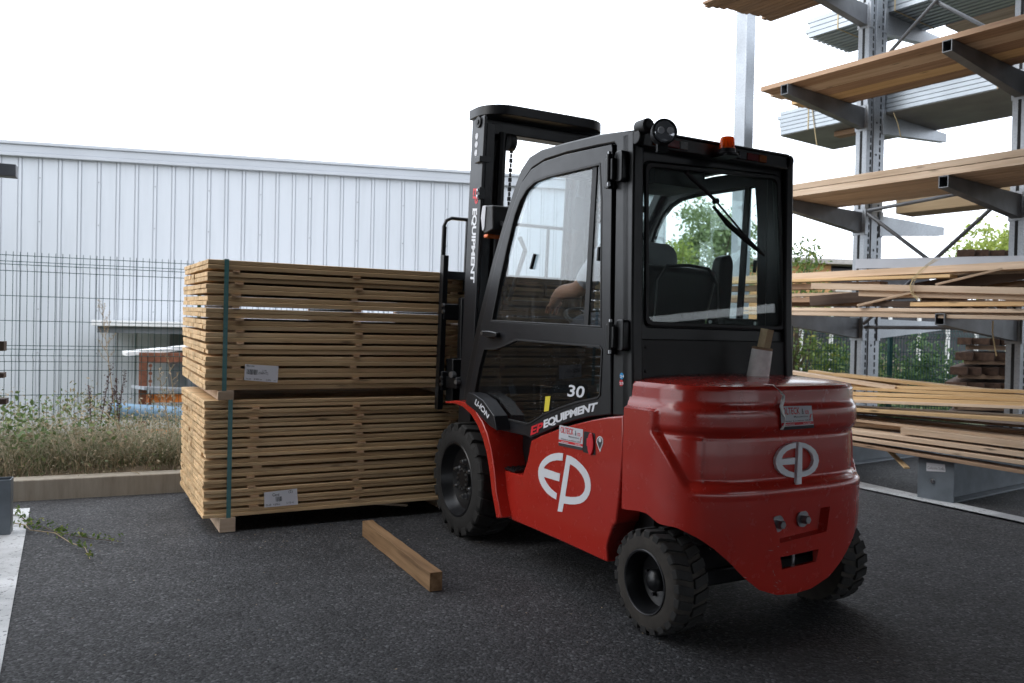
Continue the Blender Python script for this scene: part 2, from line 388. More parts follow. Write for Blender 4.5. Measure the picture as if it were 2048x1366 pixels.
# --- counterweight ------------------------------------------------
X0, AX, BY, NE = .15, .392, .528, 3.5
ZP = [(.985, .060), (.974, .052), (.962, .038), (.948, .031), (.915, .029), (.898, .028), (.887, .025), (.873, .018), (.863, .016), (.845, .015), (.805, .015), (.793, .018), (.779, .028), (.770, .031), (.757, .028),
      (.70, .025), (.63, .023), (.602, .023), (.590, .018), (.577, .005), (.566, -.001), (.548, -.003), (.536, -.001), (.50, -.001), (.42, .0), (.30, .006), (.20, .014), (.10, .028)]
def dprof(z):
    for (a, da), (b, db) in zip(ZP, ZP[1:]):
        if b <= z <= a:
            t = (a-z)/(a-b); return da*(1-t)+db*t
    return ZP[0][1] if z > ZP[0][0] else ZP[-1][1]
def sst(a, b, x):
    t = max(0, min(1, (x-a)/(b-a))); return t*t*(3-2*t)
def cw_point(s, z):
    """s in -1..1: -1 = left front edge, 0 = rear centre, 1 = right front edge."""
    d = dprof(z); q = abs(s); sg = 1 if s < 0 else -1
    if z < .862:                       # the panel recess ends in a slanting edge towards the front of each side
        qb = .50+.22*max(0, min(1, (z-.575)/.20)); base = -.001
        d = d+(base-d)*sst(qb-.02, qb+.03, q)
        if .58 < z < .775: d += .006*(1-sst(.40, .43, q))*sst(.775, .765, z)*sst(.58, .60, z)
    a, b = AX-d, BY-d
    qc = .80
    if q <= qc:
        th = q/qc*math.pi/2
        return Vector((X0-a*math.cos(th)**(2/NE), sg*b*math.sin(th)**(2/NE), z))
    return Vector((X0+(q-qc)/(1-qc)*.06, sg*b, z))
ZB = [(0, .142), (.1, .150), (.2, .184), (.28, .242), (.34, .302), (.40, .356), (.45, .395), (.50, .425)]
def zbot(p):
    y = abs(p.y)
    if p.x > -.03 and y > .48: return .425+.027*sst(-.03, .06, p.x)-.012*sst(.08, .21, p.x)
    for (a, da), (b, db) in zip(ZB, ZB[1:]):
        if a <= y <= b: return da+(db-da)*(y-a)/(b-a)
    return .425
def make_cw():
    ns = 300
    zs = []
    for (a, _), (b, _) in zip(ZP, ZP[1:]):
        if b < .5: break
        k = max(1, int((a-b)/.0065))
        zs += [a-(a-b)*i/k for i in range(k)]
    zs = [z for z in zs if z < .965]; zs.append(.50)
    low = 16; V = []; F = []
    ss = [-1+2*i/ns for i in range(ns+1)]; rows = len(zs)+low
    for s in ss:
        zb = zbot(cw_point(s, .40))
        for z in zs: V.append(cw_point(s, z))
        for k in range(1, low+1):
            z = .50+(zb-.50)*k/low; V.append(cw_point(s, z))
    nr = rows
    for i in range(ns):
        for j in range(nr-1): F.append((i*nr+j, i*nr+j+1, (i+1)*nr+j+1, (i+1)*nr+j))
    top = [V[i*nr] for i in range(ns+1)]; prev = [i*nr for i in range(ns+1)]
    c = Vector((X0+.06, 0, 0)); z0 = top[0].z
    for k in (.97, .92, .84, .7, .5, .25, .0):
        cur = []
        for t in top:
            p = c+(Vector((t.x, t.y, 0))-c)*k; p.z = z0+.014*(1-k**6)+.014*(1-k*k); p.x = min(p.x, X0+.06)
            cur.append(len(V)); V.append(p)
        for i in range(ns): F.append((prev[i], prev[i+1], cur[i+1], cur[i]))
        prev = cur
    # underside: join left and right bottom edges
    h = ns//2
    for i in range(h):
        a, b = i, i+1; c1, d1 = ns-i, ns-i-1; f = lambda q: q*nr+nr-1
        if b == d1: F.append((f(a), f(b), f(c1)))
        else: F.append((f(a), f(b), f(d1), f(c1)))
    # front face
    left = [j for j in range(nr)]; right = [ns*nr+j for j in range(nr)]
    base = ns*nr+nr
    mid = []
    for k in range(7):
        mid.append(base+k*(ns+1))
    ringL = [base+k*(ns+1) for k in range(7)]; ringR = [base+k*(ns+1)+ns for k in range(7)]
    for j in range(nr-1): F.append((left[j], right[j], right[j+1], left[j+1]))
    pl, pr = left[0], right[0]
    for a, b in zip(ringL, ringR):
        F.append((pl, a, b, pr)); pl, pr = a, b
    mb = MB(); mb.add(V, F)
    cutm = MB()
    def rear(px, py, x): return FL.at(px, py, 'x', x)
    up = [(1536, 1031), (1664, 1008), (1657, 1064), (1554, 1090)]
    lo = [(1556, 1114), (1641, 1096), (1637, 1124), (1562, 1142)]
    def frus(q, d):
        a = []; b = []
        for px, py in q:
            p = rear(px, py, -.235); p2 = p.copy(); p.x = -.40
            a.append(p); b.append(p2)
        cen = sum(b, Vector())/4; b = [cen+(v-cen)*.86 for v in b]
        for v, w in zip(a, b): 
            v.y = cen.y+(v.y-cen.y)*1.06; v.z = cen.z+(v.z-cen.z)*1.06
        for v in b: v.x = -.235+d
        cutm.add(a+b, [(0, 1, 2, 3), (7, 6, 5, 4), (0, 4, 5, 1), (1, 5, 6, 2), (2, 6, 7, 3), (3, 7, 4, 0)])
    frus(up, .034); frus(lo, .045)
    o = mb.build('counterweight', M['red'], FORK, clean=True)
    me = o.data
    cu = cutm.build('cutter', None, FORK)
    bo = o.modifiers.new('c', 'BOOLEAN'); bo.object = cu; bo.operation = 'DIFFERENCE'; bo.solver = 'EXACT'
    bpy.context.view_layer.update()
    me2 = bpy.data.meshes.new_from_object(o.evaluated_get(bpy.context.evaluated_depsgraph_get()))
    o.modifiers.clear()
    if len(me2.vertices) > 1000: o.data = me2
    print('CW verts', len(me.vertices), len(me2.vertices))
    bpy.data.objects.remove(cu)
    me2 = o.data; me2.polygons.foreach_set('use_smooth', [True]*len(me2.polygons)); me2.set_sharp_from_angle(angle=R(38))
    return o
CW = make_cw()
def xs(y, z):
    d = dprof(z); a, b = AX-d, BY-d; t = min(abs(y)/b, .999)
    return X0-a*(1-t**NE)**(1/NE)
def on_cw(off=.003, zoff=0):
    def f(px, py):
        x = -.2
        for _ in range(8):
            p = FL.at(px, py, 'x', x); x = xs(p.y, p.z)
        p.x = x-off; return p
    return f
# bolts, pin
for (px, py) in ((1554, 1047), (1604, 1037)):
    p = FL.at(px, py, 'x', -.205)
    b = MB().lathe([(.033, 0), (.033, .006), (.0, .006)], p, (-1, 0, 0), 24).build('counterweight_bolt', M['steel'], FORK, True, ang=30)
    MB().lathe([(.0185, .0), (.0185, .022), (.015, .027), (0, .027)], p+Vector((-.006, 0, 0)), (-1, 0, 0), 6).build('bolt_head', M['steel'], b)
p = FL.at(1586, 1120, 'x', -.19)
MB().tube([p+Vector((0, 0, -.03)), p+Vector((0, 0, .04))], .007, 12).build('tow_pin', M['steel'], FORK, True)
# --- side bodies ---------------------------------------------------
SIDE = [(1247, 831), (1246, 900), (1240, 975), (1232, 1047), (1226, 1052), (1217, 1078), (1213, 1095), (1215, 1125), (1110, 1077), (1012, 1035), (1001, 1036), (996, 990), (993, 936), (1044, 951),
        (1054, 923), (1062, 881), (1085, 870), (1119, 857), (1150, 848), (1183, 840), (1215, 834)]
for sg in (1, -1):
    o = MB().prism(pts_y(SIDE, .525), xz(sg*.526), xz(sg*.40)).build('side_panel', M['red'], FORK, bevel=.008, seg=3)
# step and inner walls
st = [(992, 929), (1052, 921), (1043, 951), (994, 936)]
for sg in (1, -1):
    q = [FL.at(a, b, 'z', .448) for a, b in ((990, 931), (1019, 921), (1053, 925), (1044, 948))]
    x0, x1 = min(v.x for v in q), max(v.x for v in q)
    mb = MB().bb((1.11, sg*.525, .443), (1.33, sg*.36, .452))
    for i in range(9):
        for j in range(5): mb.box((1.125+i*.023, sg*(.385+j*.03), .454), (.012, .014, .006))
    mb.build('step_tread', M['black'], FORK)
    MB().bb((1.02, sg*.36, .25), (1.40, sg*.34, .78)).build('step_recess_panel', M['red'], FORK)
# fender
def arc_strip(pl, w):
    pass
FO = [(889, 803), (910, 801), (932, 806), (950, 820), (964, 842), (975, 868), (983, 900), (989, 940), (993, 985), (1003, 1036)]
FI = [(893, 807), (908, 807), (926, 814), (942, 829), (955, 851), (965, 876), (973, 906), (979, 944), (984, 988), (993, 1036)]
for sg in (1, -1):
    o2, i2 = pts_y(FO, .585), pts_y(FI, .585)
    pl = o2+i2[::-1]
    MB().prism(pl, xz(sg*.586), xz(sg*.36)).build('front_fender', M['red'], FORK, bevel=.004)
    MB().prism(pts_y([(930, 806), (936, 785), (947, 788), (966, 801), (988, 832), (993, 861), (978, 851), (950, 822)], .590), xz(sg*.590), xz(sg*.509)).build('door_skirt', M['blackgrey'], FORK, bevel=.003)
# chassis
mb = MB(); mb.bb((.16, -.40, .22), (1.25, .40, .79)); mb.bb((1.2, -.33, .2), (1.9, .33, .74)); mb.bb((-.10, -.30, .32), (.25, .30, .44))
mb.bb((-.02, -.32, .17), (.17, .32, .319)); mb.build('chassis', M['black'], FORK)
MB().bb((-.03, -.33, .15), (.05, .33, .22)).build('rear_axle', M['black'], FORK, bevel=.01)
MB().tube([(1.667, -.45, .32), (1.667, .45, .32)], .09, 20).build('front_axle', M['darksteel'], FORK, True)
# --- wheels ----------------------------------------------------------
def wheel(x, y, sg, R0, W, rim, rear):
    w = empty('wheel'); w.parent = FORK; w.location = (x, y, R0); w.rotation_euler = (0, R(7 if rear else 3), 0)
    ax = (0, sg, 0)
    rt = R0*.945
    prof = [(rim, -W*.5), (rim*1.08, -W*.5), (rt*.97, -W*.48), (rt, -W*.40), (rt, W*.36), (rt*.985, W*.42), (rt*.95, W*.46), (rt*.90, W*.478), (rt*.86, W*.488), (rim*1.22, W*.492), (rim*1.12, W*.50), (rim*1.03, W*.49), (rim, W*.46)]
    ty = MB().lathe(prof, (0, 0, 0), ax, 72, False)
    # raised rings of the side wall
    t = ty.build('tyre', M['tyre_side'] if rear else M['rubber'], w, True, ang=40)
    lug = MB(); nl = 22 if rear else 20
    for side in (1, -1):
        for i in range(nl):
            a = 2*math.pi*(i+(.5 if side < 0 else 0))/nl; da = 2*math.pi/nl*.31
            def P(an, r, h): return Vector((math.cos(an)*r, h*sg, math.sin(an)*r))
            h0, h1 = side*W*.03, side*W*.475; sk = .10
            vs = []
            for an, hh in ((a-da+sk, h0), (a+da+sk, h0), (a+da, h1), (a-da, h1)):
                vs.append(P(an, rt*.93 if abs(hh) > W*.2 else rt*.97, hh)); vs.append(P(an, R0 if abs(hh) < W*.2 else R0*.992, hh*(1 if abs(hh) < W*.2 else .93)))
            # shoulder part reaching down the side wall
            lug.add(vs, [(0, 2, 4, 6), (1, 7, 5, 3), (0, 1, 3, 2), (2, 3, 5, 4), (4, 5, 7, 6), (6, 7, 1, 0)])
            vs = []
            for an in (a-da, a+da):
                vs += [P(an, R0*.99, side*W*.43), P(an, R0*.975, side*W*.475), P(an, rt*.90, side*W*.482), P(an, rt*.90, side*W*.40)]
            lug.add(vs, [(0, 1, 2, 3), (7, 6, 5, 4), (0, 4, 5, 1), (1, 5, 6, 2), (2, 6, 7, 3), (3, 7, 4, 0)])
    lug.build('tread', M['rubber'], t, bevel=.002)
    if rear:
        MB().tube([(rim*1.0*math.cos(t_*math.pi/20), sg*W*.505, rim*1.0*math.sin(t_*math.pi/20)) for t_ in range(41)], .0022, 6, False).build('rim_edge', M['darksteel'], w, True)
        rm = MB().lathe([(rim*1.02, W*.49), (rim*1.0, W*.50), (rim*.95, W*.50), (rim*.93, W*.44), (rim*.88, W*.3), (rim*.86, 0), (rim*.40, -W*.1), (rim*.36, W*.0), (0, W*.0)], (0, 0, 0), ax, 48, False)
        r = rm.build('rim', M['black'], w, True, ang=25)
        MB().lathe([(rim*.36, -W*.1), (rim*.36, W*.18), (rim*.30, W*.27), (rim*.12, W*.33), (0, W*.34)], (0, 0, 0), ax, 32, False).build('hub_cap', M['black'], r, True, ang=50)
        n = MB()
        for i in range(5):
            a = 2*math.pi*i/5+.3; n.lathe([(.008, W*-.08), (.008, W*.06), (0, W*.06)], (math.cos(a)*rim*.62, 0, math.sin(a)*rim*.62), ax, 6)
        n.build('wheel_nuts', M['darksteel'], r)
    else:
        rm = MB().lathe([(rim*1.03, W*.48), (rim*1.0, W*.50), (rim*.965, W*.50), (rim*.95, W*.46), (rim*.90, W*.30), (rim*.84, W*.22), (rim*.60, W*.18), (rim*.58, W*.20), (rim*.34, W*.22), (rim*.33, W*.30), (rim*.20, W*.31), (0, W*.31)], (0, 0, 0), ax, 56, False)
        r = rm.build('rim', M['black'], w, True, ang=25)
        for i in range(6):
            a = 2*math.pi*i/6+math.pi/2; c_ = (math.cos(a)*rim*.47, 0, math.sin(a)*rim*.47)
            MB().lathe([(.017, W*.18), (.017, W*.235), (.012, W*.235), (.012, W*.32), (.0075, W*.325), (.0075, W*.36), (0, W*.36)], c_, ax, 10).build('wheel_nut', M['steel'], r, True, ang=30)
        n = MB()
        for i in range(12):
            a = 2*math.pi*i/12; n.lathe([(.007, W*.28), (.007, W*.335), (0, W*.34)], (math.cos(a)*rim*.27, 0, math.sin(a)*rim*.27), ax, 6)
        n.build('hub_bolts', M['steel'], r)
    return w
for sg in (1, -1):
    wheel(1.667, sg*.475, sg, .320, .235, .205, False)
    wheel(0.0, .495 if sg > 0 else -.395, sg, .202, .155, .122, True)
# side walls of the rear tyre carry raised letters
def ring_text(cx, cz, y, r0, r1, a0, a1):
    return lambda u, v: Vector((cx+math.cos(a0+(a1-a0)*u)*(r0+(r1-r0)*v), y, cz+math.sin(a0+(a1-a0)*u)*(r0+(r1-r0)*v)))

# --- cab ------------------------------------------------------------
CO = [(1266, 832), (1264, 600), (1268, 259), (1200, 268), (1130, 285), (1082, 299), (1058, 314), (1041, 340), (1026, 382), (1005, 450), (985, 520), (968, 590), (953, 650), (930, 770), (924, 812)]
CI = [(936, 812), (942, 775), (964, 655), (979, 590), (994, 525), (1013, 458), (1033, 400), (1047, 362), (1064, 337), (1090, 320), (1133, 306), (1196, 292), (1228, 286), (1232, 292), (1228, 600), (1224, 832)]
o2 = pts_y(CO, HW)
i2 = pts_y(CI, HW)
for sg in (1, -.86):
    plate('cab_side_frame', o2+i2, [], xz(sg*HW), (0, -sg*.055, 0), M['black'], FORK, bevel=.008)
DO = [(1225, 829), (1183, 833), (1150, 841), (1119, 851), (1064, 877), (1054, 872), (984, 856), (976, 842), (948, 812), (934, 806), (942, 775), (964, 655), (979, 590), (994, 525), (1013, 458), (1033, 400), (1047, 364), (1064, 340), (1090, 323), (1133, 309), (1196, 295), (1226, 289), (1228, 295), (1224, 600)]
DW = [(1205, 655), (985, 642), (1001, 560), (1016, 492), (1031, 430), (1042, 400), (1055, 378), (1072, 362), (1100, 351), (1150, 339), (1203, 327), (1207, 400)]
DL = [(1203, 692), (1208, 699), (1204, 790), (1198, 797), (1159, 805), (1120, 818), (1091, 830), (1066, 846), (1057, 849), (1020, 841), (983, 832), (966, 812), (953, 795), (952, 782), (961, 735), (971, 697), (992, 697), (1004, 693), (1018, 687), (1036, 679), (1110, 684)]
def hingeset(door, sg):
    for (a, b, c, d) in ((1213, 306, 1256, 376), (1215, 641, 1258, 709)):
        p = FL.at((a+c)/2, (b+d)/2, 'y', .51); x, z = p.x, p.z; hh = .075
        mb = MB(); y0, y1 = sg*.515, sg*.535
        mb.prism(rnd([(x+.058, z+hh*.8), (x+.058, z-hh*.95), (x+.022, z-hh*1.0), (x+.018, z+hh*.7)], .015), xz(sg*.506), xz(y1))
        mb.prism(rnd([(x-.01, z+hh), (x-.012, z-hh*.7), (x-.062, z-hh*.75), (x-.062, z+hh)], .018), xz(sg*.498), xz(sg*.532))
        mb.box((x-.002, sg*.538, z), (.04, .028, .09))
        h = mb.build('hinge', M['black'], door, bevel=.004)
        MB().tube([(x+.004, sg*.548, z-hh*.9), (x+.004, sg*.548, z+hh*1.0)], .008, 12).build('hinge_pin', M['steel'], h, True)
        MB().tube([(x+.004, sg*.549, z-hh*.7), (x+.004, sg*.549, z+hh*.85)], .0125, 14).build('hinge_barrel', M['black'], h, True)
for sg in (1, -.86):
    door = plate('door', pts_y(DO, HW), [pts_y(DW, HW), pts_y(DL, HW)], xz(sg*.508), (0, -sg*.03, 0), M['blackgrey'], FORK, bevel=.004)
    hingeset(door, sg)
    # window frame: raised moulding
    def ringpl(l, w, y0, y1, nm, mt):
        pp = pts_y(l, HW); c = Vector((sum(p[0] for p in pp)/len(pp), sum(p[1] for p in pp)/len(pp)))
        n = len(pp); inn = []
        area = sum(pp[i][0]*pp[(i+1) % n][1]-pp[(i+1) % n][0]*pp[i][1] for i in range(n))
        for i in range(n):
            a, p, b = Vector(pp[i-1]), Vector(pp[i]), Vector(pp[(i+1) % n])
            t = ((p-a).normalized()+(b-p).normalized()).normalized(); nn = Vector((-t.y, t.x))*(1 if area > 0 else -1)
            inn.append(tuple(p+nn*w))
        out = []
        for i in range(n):
            a, p, b = Vector(pp[i-1]), Vector(pp[i]), Vector(pp[(i+1) % n])
            t = ((p-a).normalized()+(b-p).normalized()).normalized(); nn = Vector((-t.y, t.x))*(1 if area > 0 else -1)
            out.append(tuple(p-nn*w*.35))
        return plate(nm, out, [inn], xz(sg*y0), (0, -sg*(y0-y1), 0), mt, door, bevel=.002)
    ringpl(DW, .010, .5095, .490, 'window_seal', M['plastic'])
    ringpl(DL, .007, .512, .495, 'lower_window_seal', M['plastic'])
    # outer frame line around the upper window
    p = pts_y(DW, HW)
    MB().prism(p, xz(sg*.494), xz(sg*.490)).build('window_glass', M['glass'], door)
    MB().prism(pts_y(DL, HW), xz(sg*.500), xz(sg*.496)).build('lower_glass', M['glass_low'], door)
    q = pts_y([(1189, 330), (1171, 653)], HW)
    MB().beam((q[0][0], sg*.492, q[0][1]), (q[1][0], sg*.492, q[1][1]), .034, .014, (0, 1, 0)).build('window_divider', M['plastic'], door)
    for (a, b, c, d) in ((1062, 538, 1070, 508), (1197, 522, 1199, 494)):
        q = pts_y([(a, b), (c, d)], HW)
        MB().beam((q[0][0], sg*.500, q[0][1]), (q[1][0], sg*.500, q[1][1]), .014, .016, (0, 1, 0)).build('slide_catch', M['plastic'], door, bevel=.003)
    q = FL.at(984, 668, 'y', .52)
    mb = MB(); mb.prism(rnd([(q.x-.085, q.z+.008), (q.x-.085, q.z-.016), (q.x+.01, q.z-.022), (q.x+.09, q.z-.008), (q.x+.09, q.z+.016), (q.x, q.z+.016)], .012), xz(sg*.522), xz(sg*.542))
    mb.box((q.x-.05, sg*.515, q.z), (.03, .02, .02)); h = mb.build('door_handle', M['black'], door, bevel=.004)
    MB().lathe([(.011, 0), (.011, .004), (0, .004)], (q.x+.075, sg*.542, q.z+.004), (0, (1 if sg > 0 else -1), 0), 14).build('lock', M['steel'], h)
    # lever seen inside the glass
    q = pts_y([(1030, 475), (1040, 500), (1018, 570), (1008, 600)], HW)
    MB().tube([(a, sg*.47, b) for a, b in q], .012, 8).build('inner_grab_handle', M['plastic'], door, True)
# roof
RF = pts_y([(1268, 259), (1200, 268), (1130, 285), (1082, 299), (1058, 314)], HW)
RF2 = [(a, b-.03) for a, b in RF]
mb = MB()
for (a, b), (c, d) in zip(RF, RF[1:]):
    pass
mb.prism([(a, b-.002) for a, b in RF]+[(a, b-.03) for a, b in RF[::-1]], xz(HW-.056), xz(-HW*.91+.05))
mb.build('roof', M['black'], FORK, bevel=.004)
A = FL.at(1058, 318, 'y', HW); B = FL.at(930, 790, 'y', HW)
def fr(t, y, dx=0): return Vector((A.x+(B.x-A.x)*t+dx, y, A.z+(B.z-A.z)*t))
mb = MB(); mb.beam(fr(.03, -.45), fr(.03, .45), .06, .05); mb.beam(fr(.62, -.45), fr(.62, .45), .03, .04)
mb.beam(fr(1.0, -.45), fr(1.0, .45), .06, .12); mb.build('windscreen_frame', M['black'], FORK)
mb = MB(); q = [fr(.05, .44), fr(.05, -.44), fr(.62, -.44), fr(.62, .44)]
mb.add([v+Vector((0, 0, 0)) for v in q]+[v+Vector((.005, 0, .002)) for v in q], [(0, 1, 2, 3), (7, 6, 5, 4), (0, 4, 5, 1), (1, 5, 6, 2), (2, 6, 7, 3), (3, 7, 4, 0)])
mb.build('windscreen', M['glass'], FORK)
MB().beam(fr(.62, 0, -.01), fr(1.0, 0, -.01), .9, .01, (0, 0, 1)).build('front_cowl', M['black'], FORK)
# rear face of the cab
yl, yr = .50, -.455
def xr(z): return .215+(z-.82)*.035
def rp(px, py):
    x = .24
    for _ in range(4):
        p = FL.at(px, py, 'x', x); x = xr(p.z)
    return (p.y, p.z)
fnr = lambda p: Vector((xr(p[1]), p[0], p[1]))
RO = [(yl, .80), (yl, 1.985), (-.412, 1.985), (yr, .80)]
RW = [rp(1287, 653), rp(1287, 322), rp(1540, 348), rp(1562, 662)]
RW[2] = (-.368, RW[2][1]); RW[3] = (-.400, RW[3][1])
RWr = rnd(RW, .035)
plate('rear_cab_frame', RO, [RWr], fnr, (.045, 0, 0), M['black'], FORK, bevel=.006)
g = plate('rear_window', RWr, [], lambda p: Vector((xr(p[1])+.012, p[0], p[1])), (.004, 0, 0), M['glass_rear'], FORK)
def inset(pl, w):
    c = Vector((sum(p[0] for p in pl)/len(pl), sum(p[1] for p in pl)/len(pl)))
    return [tuple(Vector(p)+Vector((math.copysign(w, p[0]-c.x), math.copysign(w, p[1]-c.y)))*-1) for p in pl]
plate('rear_window_seal', inset(RWr, -.022), [inset(RWr, .004)], lambda p: Vector((xr(p[1])-.010, p[0], p[1])), (.014, 0, 0), M['plastic'], FORK, bevel=.003)
plate('rear_lower_panel', rnd([(.46, .86), (.46, 1.135), (-.42, 1.135), (-.42, .86)], .02), [], lambda p: Vector((xr(p[1])-.012, p[0], p[1])), (.013, 0, 0), M['plastic'], FORK, bevel=.005)
sc_ = MB()
for y in (.42, -.40):
    for z in (1.10, 1.0): sc_.lathe([(.008, 0), (.008, .004), (0, .005)], (xr(z)-.012, y, z), (-1, 0, 0), 10)
sc_.build('panel_screws', M['plastic'], FORK)
# rain gutter bar over the rear window
mb = MB(); mb.bb((.20, -.365, 1.925), (.27, .47, 1.985)); mb.bb((.19, -.365, 1.980), (.32, .47, 1.993)); mb.build('rear_light_bar', M['black'], FORK, bevel=.006)
BAR = bpy.data.objects['rear_light_bar']
for y in (-.375, .485):
    MB().lathe([(.028, -.014), (.032, -.010), (.032, .010), (.028, .014)], (.215, y, 1.962), (0, 1, 0), 20).build('bar_end_cap', M['plastic'], BAR, True, ang=40)
for y0, y1, mt in ((.42, .365, 'amberlens'), (.362, .285, 'redlens'), (.282, .24, 'clearlens'), (-.10, -.17, 'redlens'), (-.173, -.22, 'amberlens'), (-.05, -.097, 'darksteel')):
    MB().bb((.188, y0, 1.935), (.202, y1, 1.968)).build('tail_light', M[mt], BAR, bevel=.003)
# beacon
p = FL.at(1454, 306, 'x', .145); bc = empty('beacon'); bc.parent = FORK; bc.location = (.145, p.y, p.z-.012); bc.scale = (.92, .92, .80)
MB().bb((-.045, -.045, -.008), (.06, .045, -.001)).build('beacon_bracket', M['black'], bc, bevel=.003)
MB().lathe([(.052, 0), (.052, .010), (.040, .016), (.040, .034), (.0, .034)], (0, 0, 0), n=32).build('beacon_base', M['plastic'], bc, True)
pr = [(.036, .034), (.037, .04)]
for k in range(9): pr += [(.0355-k*.0003, .042+k*.0055), (.0345-k*.0003, .0445+k*.0055)]
pr += [(.031, .093), (.028, .098), (0, .099)]
MB().lathe(pr, (0, 0, 0), n=32).build('beacon_lens', M['amber'], bc, True, ang=20)
MB().lathe([(.012, .035), (.012, .08), (0, .08)], (0, 0, 0), n=12).build('beacon_bulb', M['orange_plastic'], bc)
# round work light
p = FL.at(1328, 264, 'x', .07); wl = empty('work_light'); wl.parent = FORK; wl.location = (.07, p.y, p.z); wl.rotation_euler = (0, R(4), R(-22)); wl.scale = (.86, .86, .86)
MB().lathe([(.025, .075), (.048, .055), (.058, .02), (.060, -.012), (.055, -.016), (.052, -.010), (.0, -.010)], (0, 0, 0), (1, 0, 0), 36).build('lamp_housing', M['plastic'], wl, True, ang=40)
MB().lathe([(.052, -.010), (.045, -.018), (.02, -.024), (0, -.025)], (0, 0, 0), (1, 0, 0), 36).build('lamp_lens', M['lens'], wl, True)
mb = MB()
for y in (-.022, .022): mb.lathe([(.017, -.026), (.013, -.030), (0, -.031)], (0, y, .0), (1, 0, 0), 16)
mb.build('lamp_leds', M['white'], wl)
MB().box((.03, .0, -.06), (.03, .05, .05)).build('lamp_bracket', M['black'], wl)
mb = MB(); mb.lathe([(.03, 0), (.03, .06), (.02, .07), (0, .07)], (.22, .475, 2.0), (-1, 0, 0), 16); mb.build('roof_corner_cap', M['plastic'], FORK, True)
# wiper
def rw(px, py, off): 
    y, z = rp(px, py); return Vector((xr(z)-off, y, z))
wp = MB().tube([rw(1362, 346, .03), rw(1385, 368, .03), rw(1423, 404, .028)], [.010, .009, .007], 10).build('wiper_arm', M['plastic'], FORK, True)
MB().tube([rw(1423, 404, .028), rw(1465, 452, .025), rw(1490, 480, .02)], .0045, 8).build('wiper_link', M['plastic'], wp, True)
mb = MB().tube([rw(1420, 414, .020), rw(1450, 448, .016), rw(1490, 482, .014), rw(1524, 511, .012)], [.006, .012, .013, .006], 8); mb.lathe([(.012, -.01), (.012, .012)], rw(1423, 404, .028), (1, 0, 0), 12)
mb.build('wiper_blade', M['rubber'], wp, True)
# stickers on the pillar
for (px, py, mt) in ((1244, 752, 'blue'), (1243, 766, 'redvinyl')):
    p = FL.at(px, py, 'y', HW); s_ = MB().lathe([(.0135, 0), (.0135, .0012), (0, .0012)], (p.x, HW+.0005, p.z), (0, 1, 0), 24).build('round_sticker', M[mt], FORK)
    text_on('sticker_mark', '24' if mt == 'blue' else '25', [(px-4, py+3), (px+4, py+3)], [(px-4, py-2), (px+4, py-2)], PY(HW+.0022), M['white'], s_, bold=.03)
# --- lettering --------------------------------------------------------
YD = .5105
text_on('brand_letters', 'EP', [(1061, 871), (1084, 862)], [(1063, 853), (1088, 843)], PY(YD), M['redvinyl'], FORK, bold=.035)
text_on('brand_letters', 'EQUIPMENT', [(1087, 860), (1108, 851), (1130, 842), (1150, 835), (1172, 829), (1192, 825)], [(1086, 841), (1105, 833), (1127, 824), (1149, 816), (1172, 809), (1196, 804)], PY(YD), M['white'], FORK, bold=.045, shear=.1, spacing=.93)
text_on('lithium_letters', 'LI-ION', [(949, 808), (961, 820), (976, 839)], [(951, 797), (965, 809), (979, 830)], PY(.5915), M['white'], FORK, bold=.03, shear=.15)
# inside box with 30
mb = MB(); q = pts_y([(1092, 815), (1096, 785), (1112, 762), (1135, 757), (1204, 760), (1204, 800), (1150, 815), (1110, 830)], .44)
mb.prism(q, xz(.44), xz(.30)); mb.build('battery_box', M['greybox'], FORK, bevel=.008)
text_on('capacity_number', '30', [(1134, 793), (1167, 796)], [(1138, 769), (1171, 773)], PY(.5025), M['white'], FORK, bold=.02)
q = pts_y([(1088, 823), (1091, 793), (1101, 792), (1097, 822)], .5015)
MB().prism(q, xz(.5015), xz(.5005)).build('yellow_sticker', M['yellow'], FORK)
q = pts_y([(1014, 760), (1025, 758), (1033, 790), (1021, 793)], .42)
MB().prism(q, xz(.42), xz(.41)).build('lever_sticker', M['silver'], FORK)
# EP logo, left side
E_ = [(362, 692), (310, 688), (268, 692), (230, 703), (192, 722), (160, 745), (130, 778), (108, 815), (95, 850), (89, 890), (90, 935), (97, 975), (110, 1015), (130, 1055), (155, 1092), (185, 1128), (232, 1167), (285, 1198), (293, 1130), (262, 1108), (232, 1082), (205, 1050), (180, 1012), (163, 980), (152, 950), (318, 1000), (328, 915), (150, 855), (165, 830), (185, 810), (212, 790), (245, 777), (290, 768), (355, 772)]
P_ = [(400, 710), (450, 725), (497, 755), (540, 792), (578, 830), (612, 873), (640, 925), (657, 980), (663, 1040), (660, 1095), (645, 1145), (618, 1190), (585, 1222), (545, 1242), (490, 1251), (430, 1250), (368, 1240), (352, 1333), (301, 1325)]
PH = [(437, 810), (470, 828), (503, 853), (535, 887), (565, 928), (587, 972), (600, 1020), (602, 1060), (592, 1105), (570, 1138), (540, 1160), (500, 1170), (440, 1170), (384, 1162)]
cv = lambda l, ox, oy, s: [(ox+a/s, oy+b/s) for a, b in l]
f1 = lambda p: FL.at(p[0], p[1], 'y', .5275)
SP = [o for o in FORK.children if o.name == 'side_panel'][0] if any(o.name == 'side_panel' for o in FORK.children) else FORK
lg = plate('side_logo', cv(E_, 1060, 780, 5.465), [], f1, (0, -.0012, 0), M['white'], FORK)
plate('side_logo', cv(P_, 1060, 780, 5.465), [cv(PH, 1060, 780, 5.465)], f1, (0, -.0012, 0), M['white'], FORK)
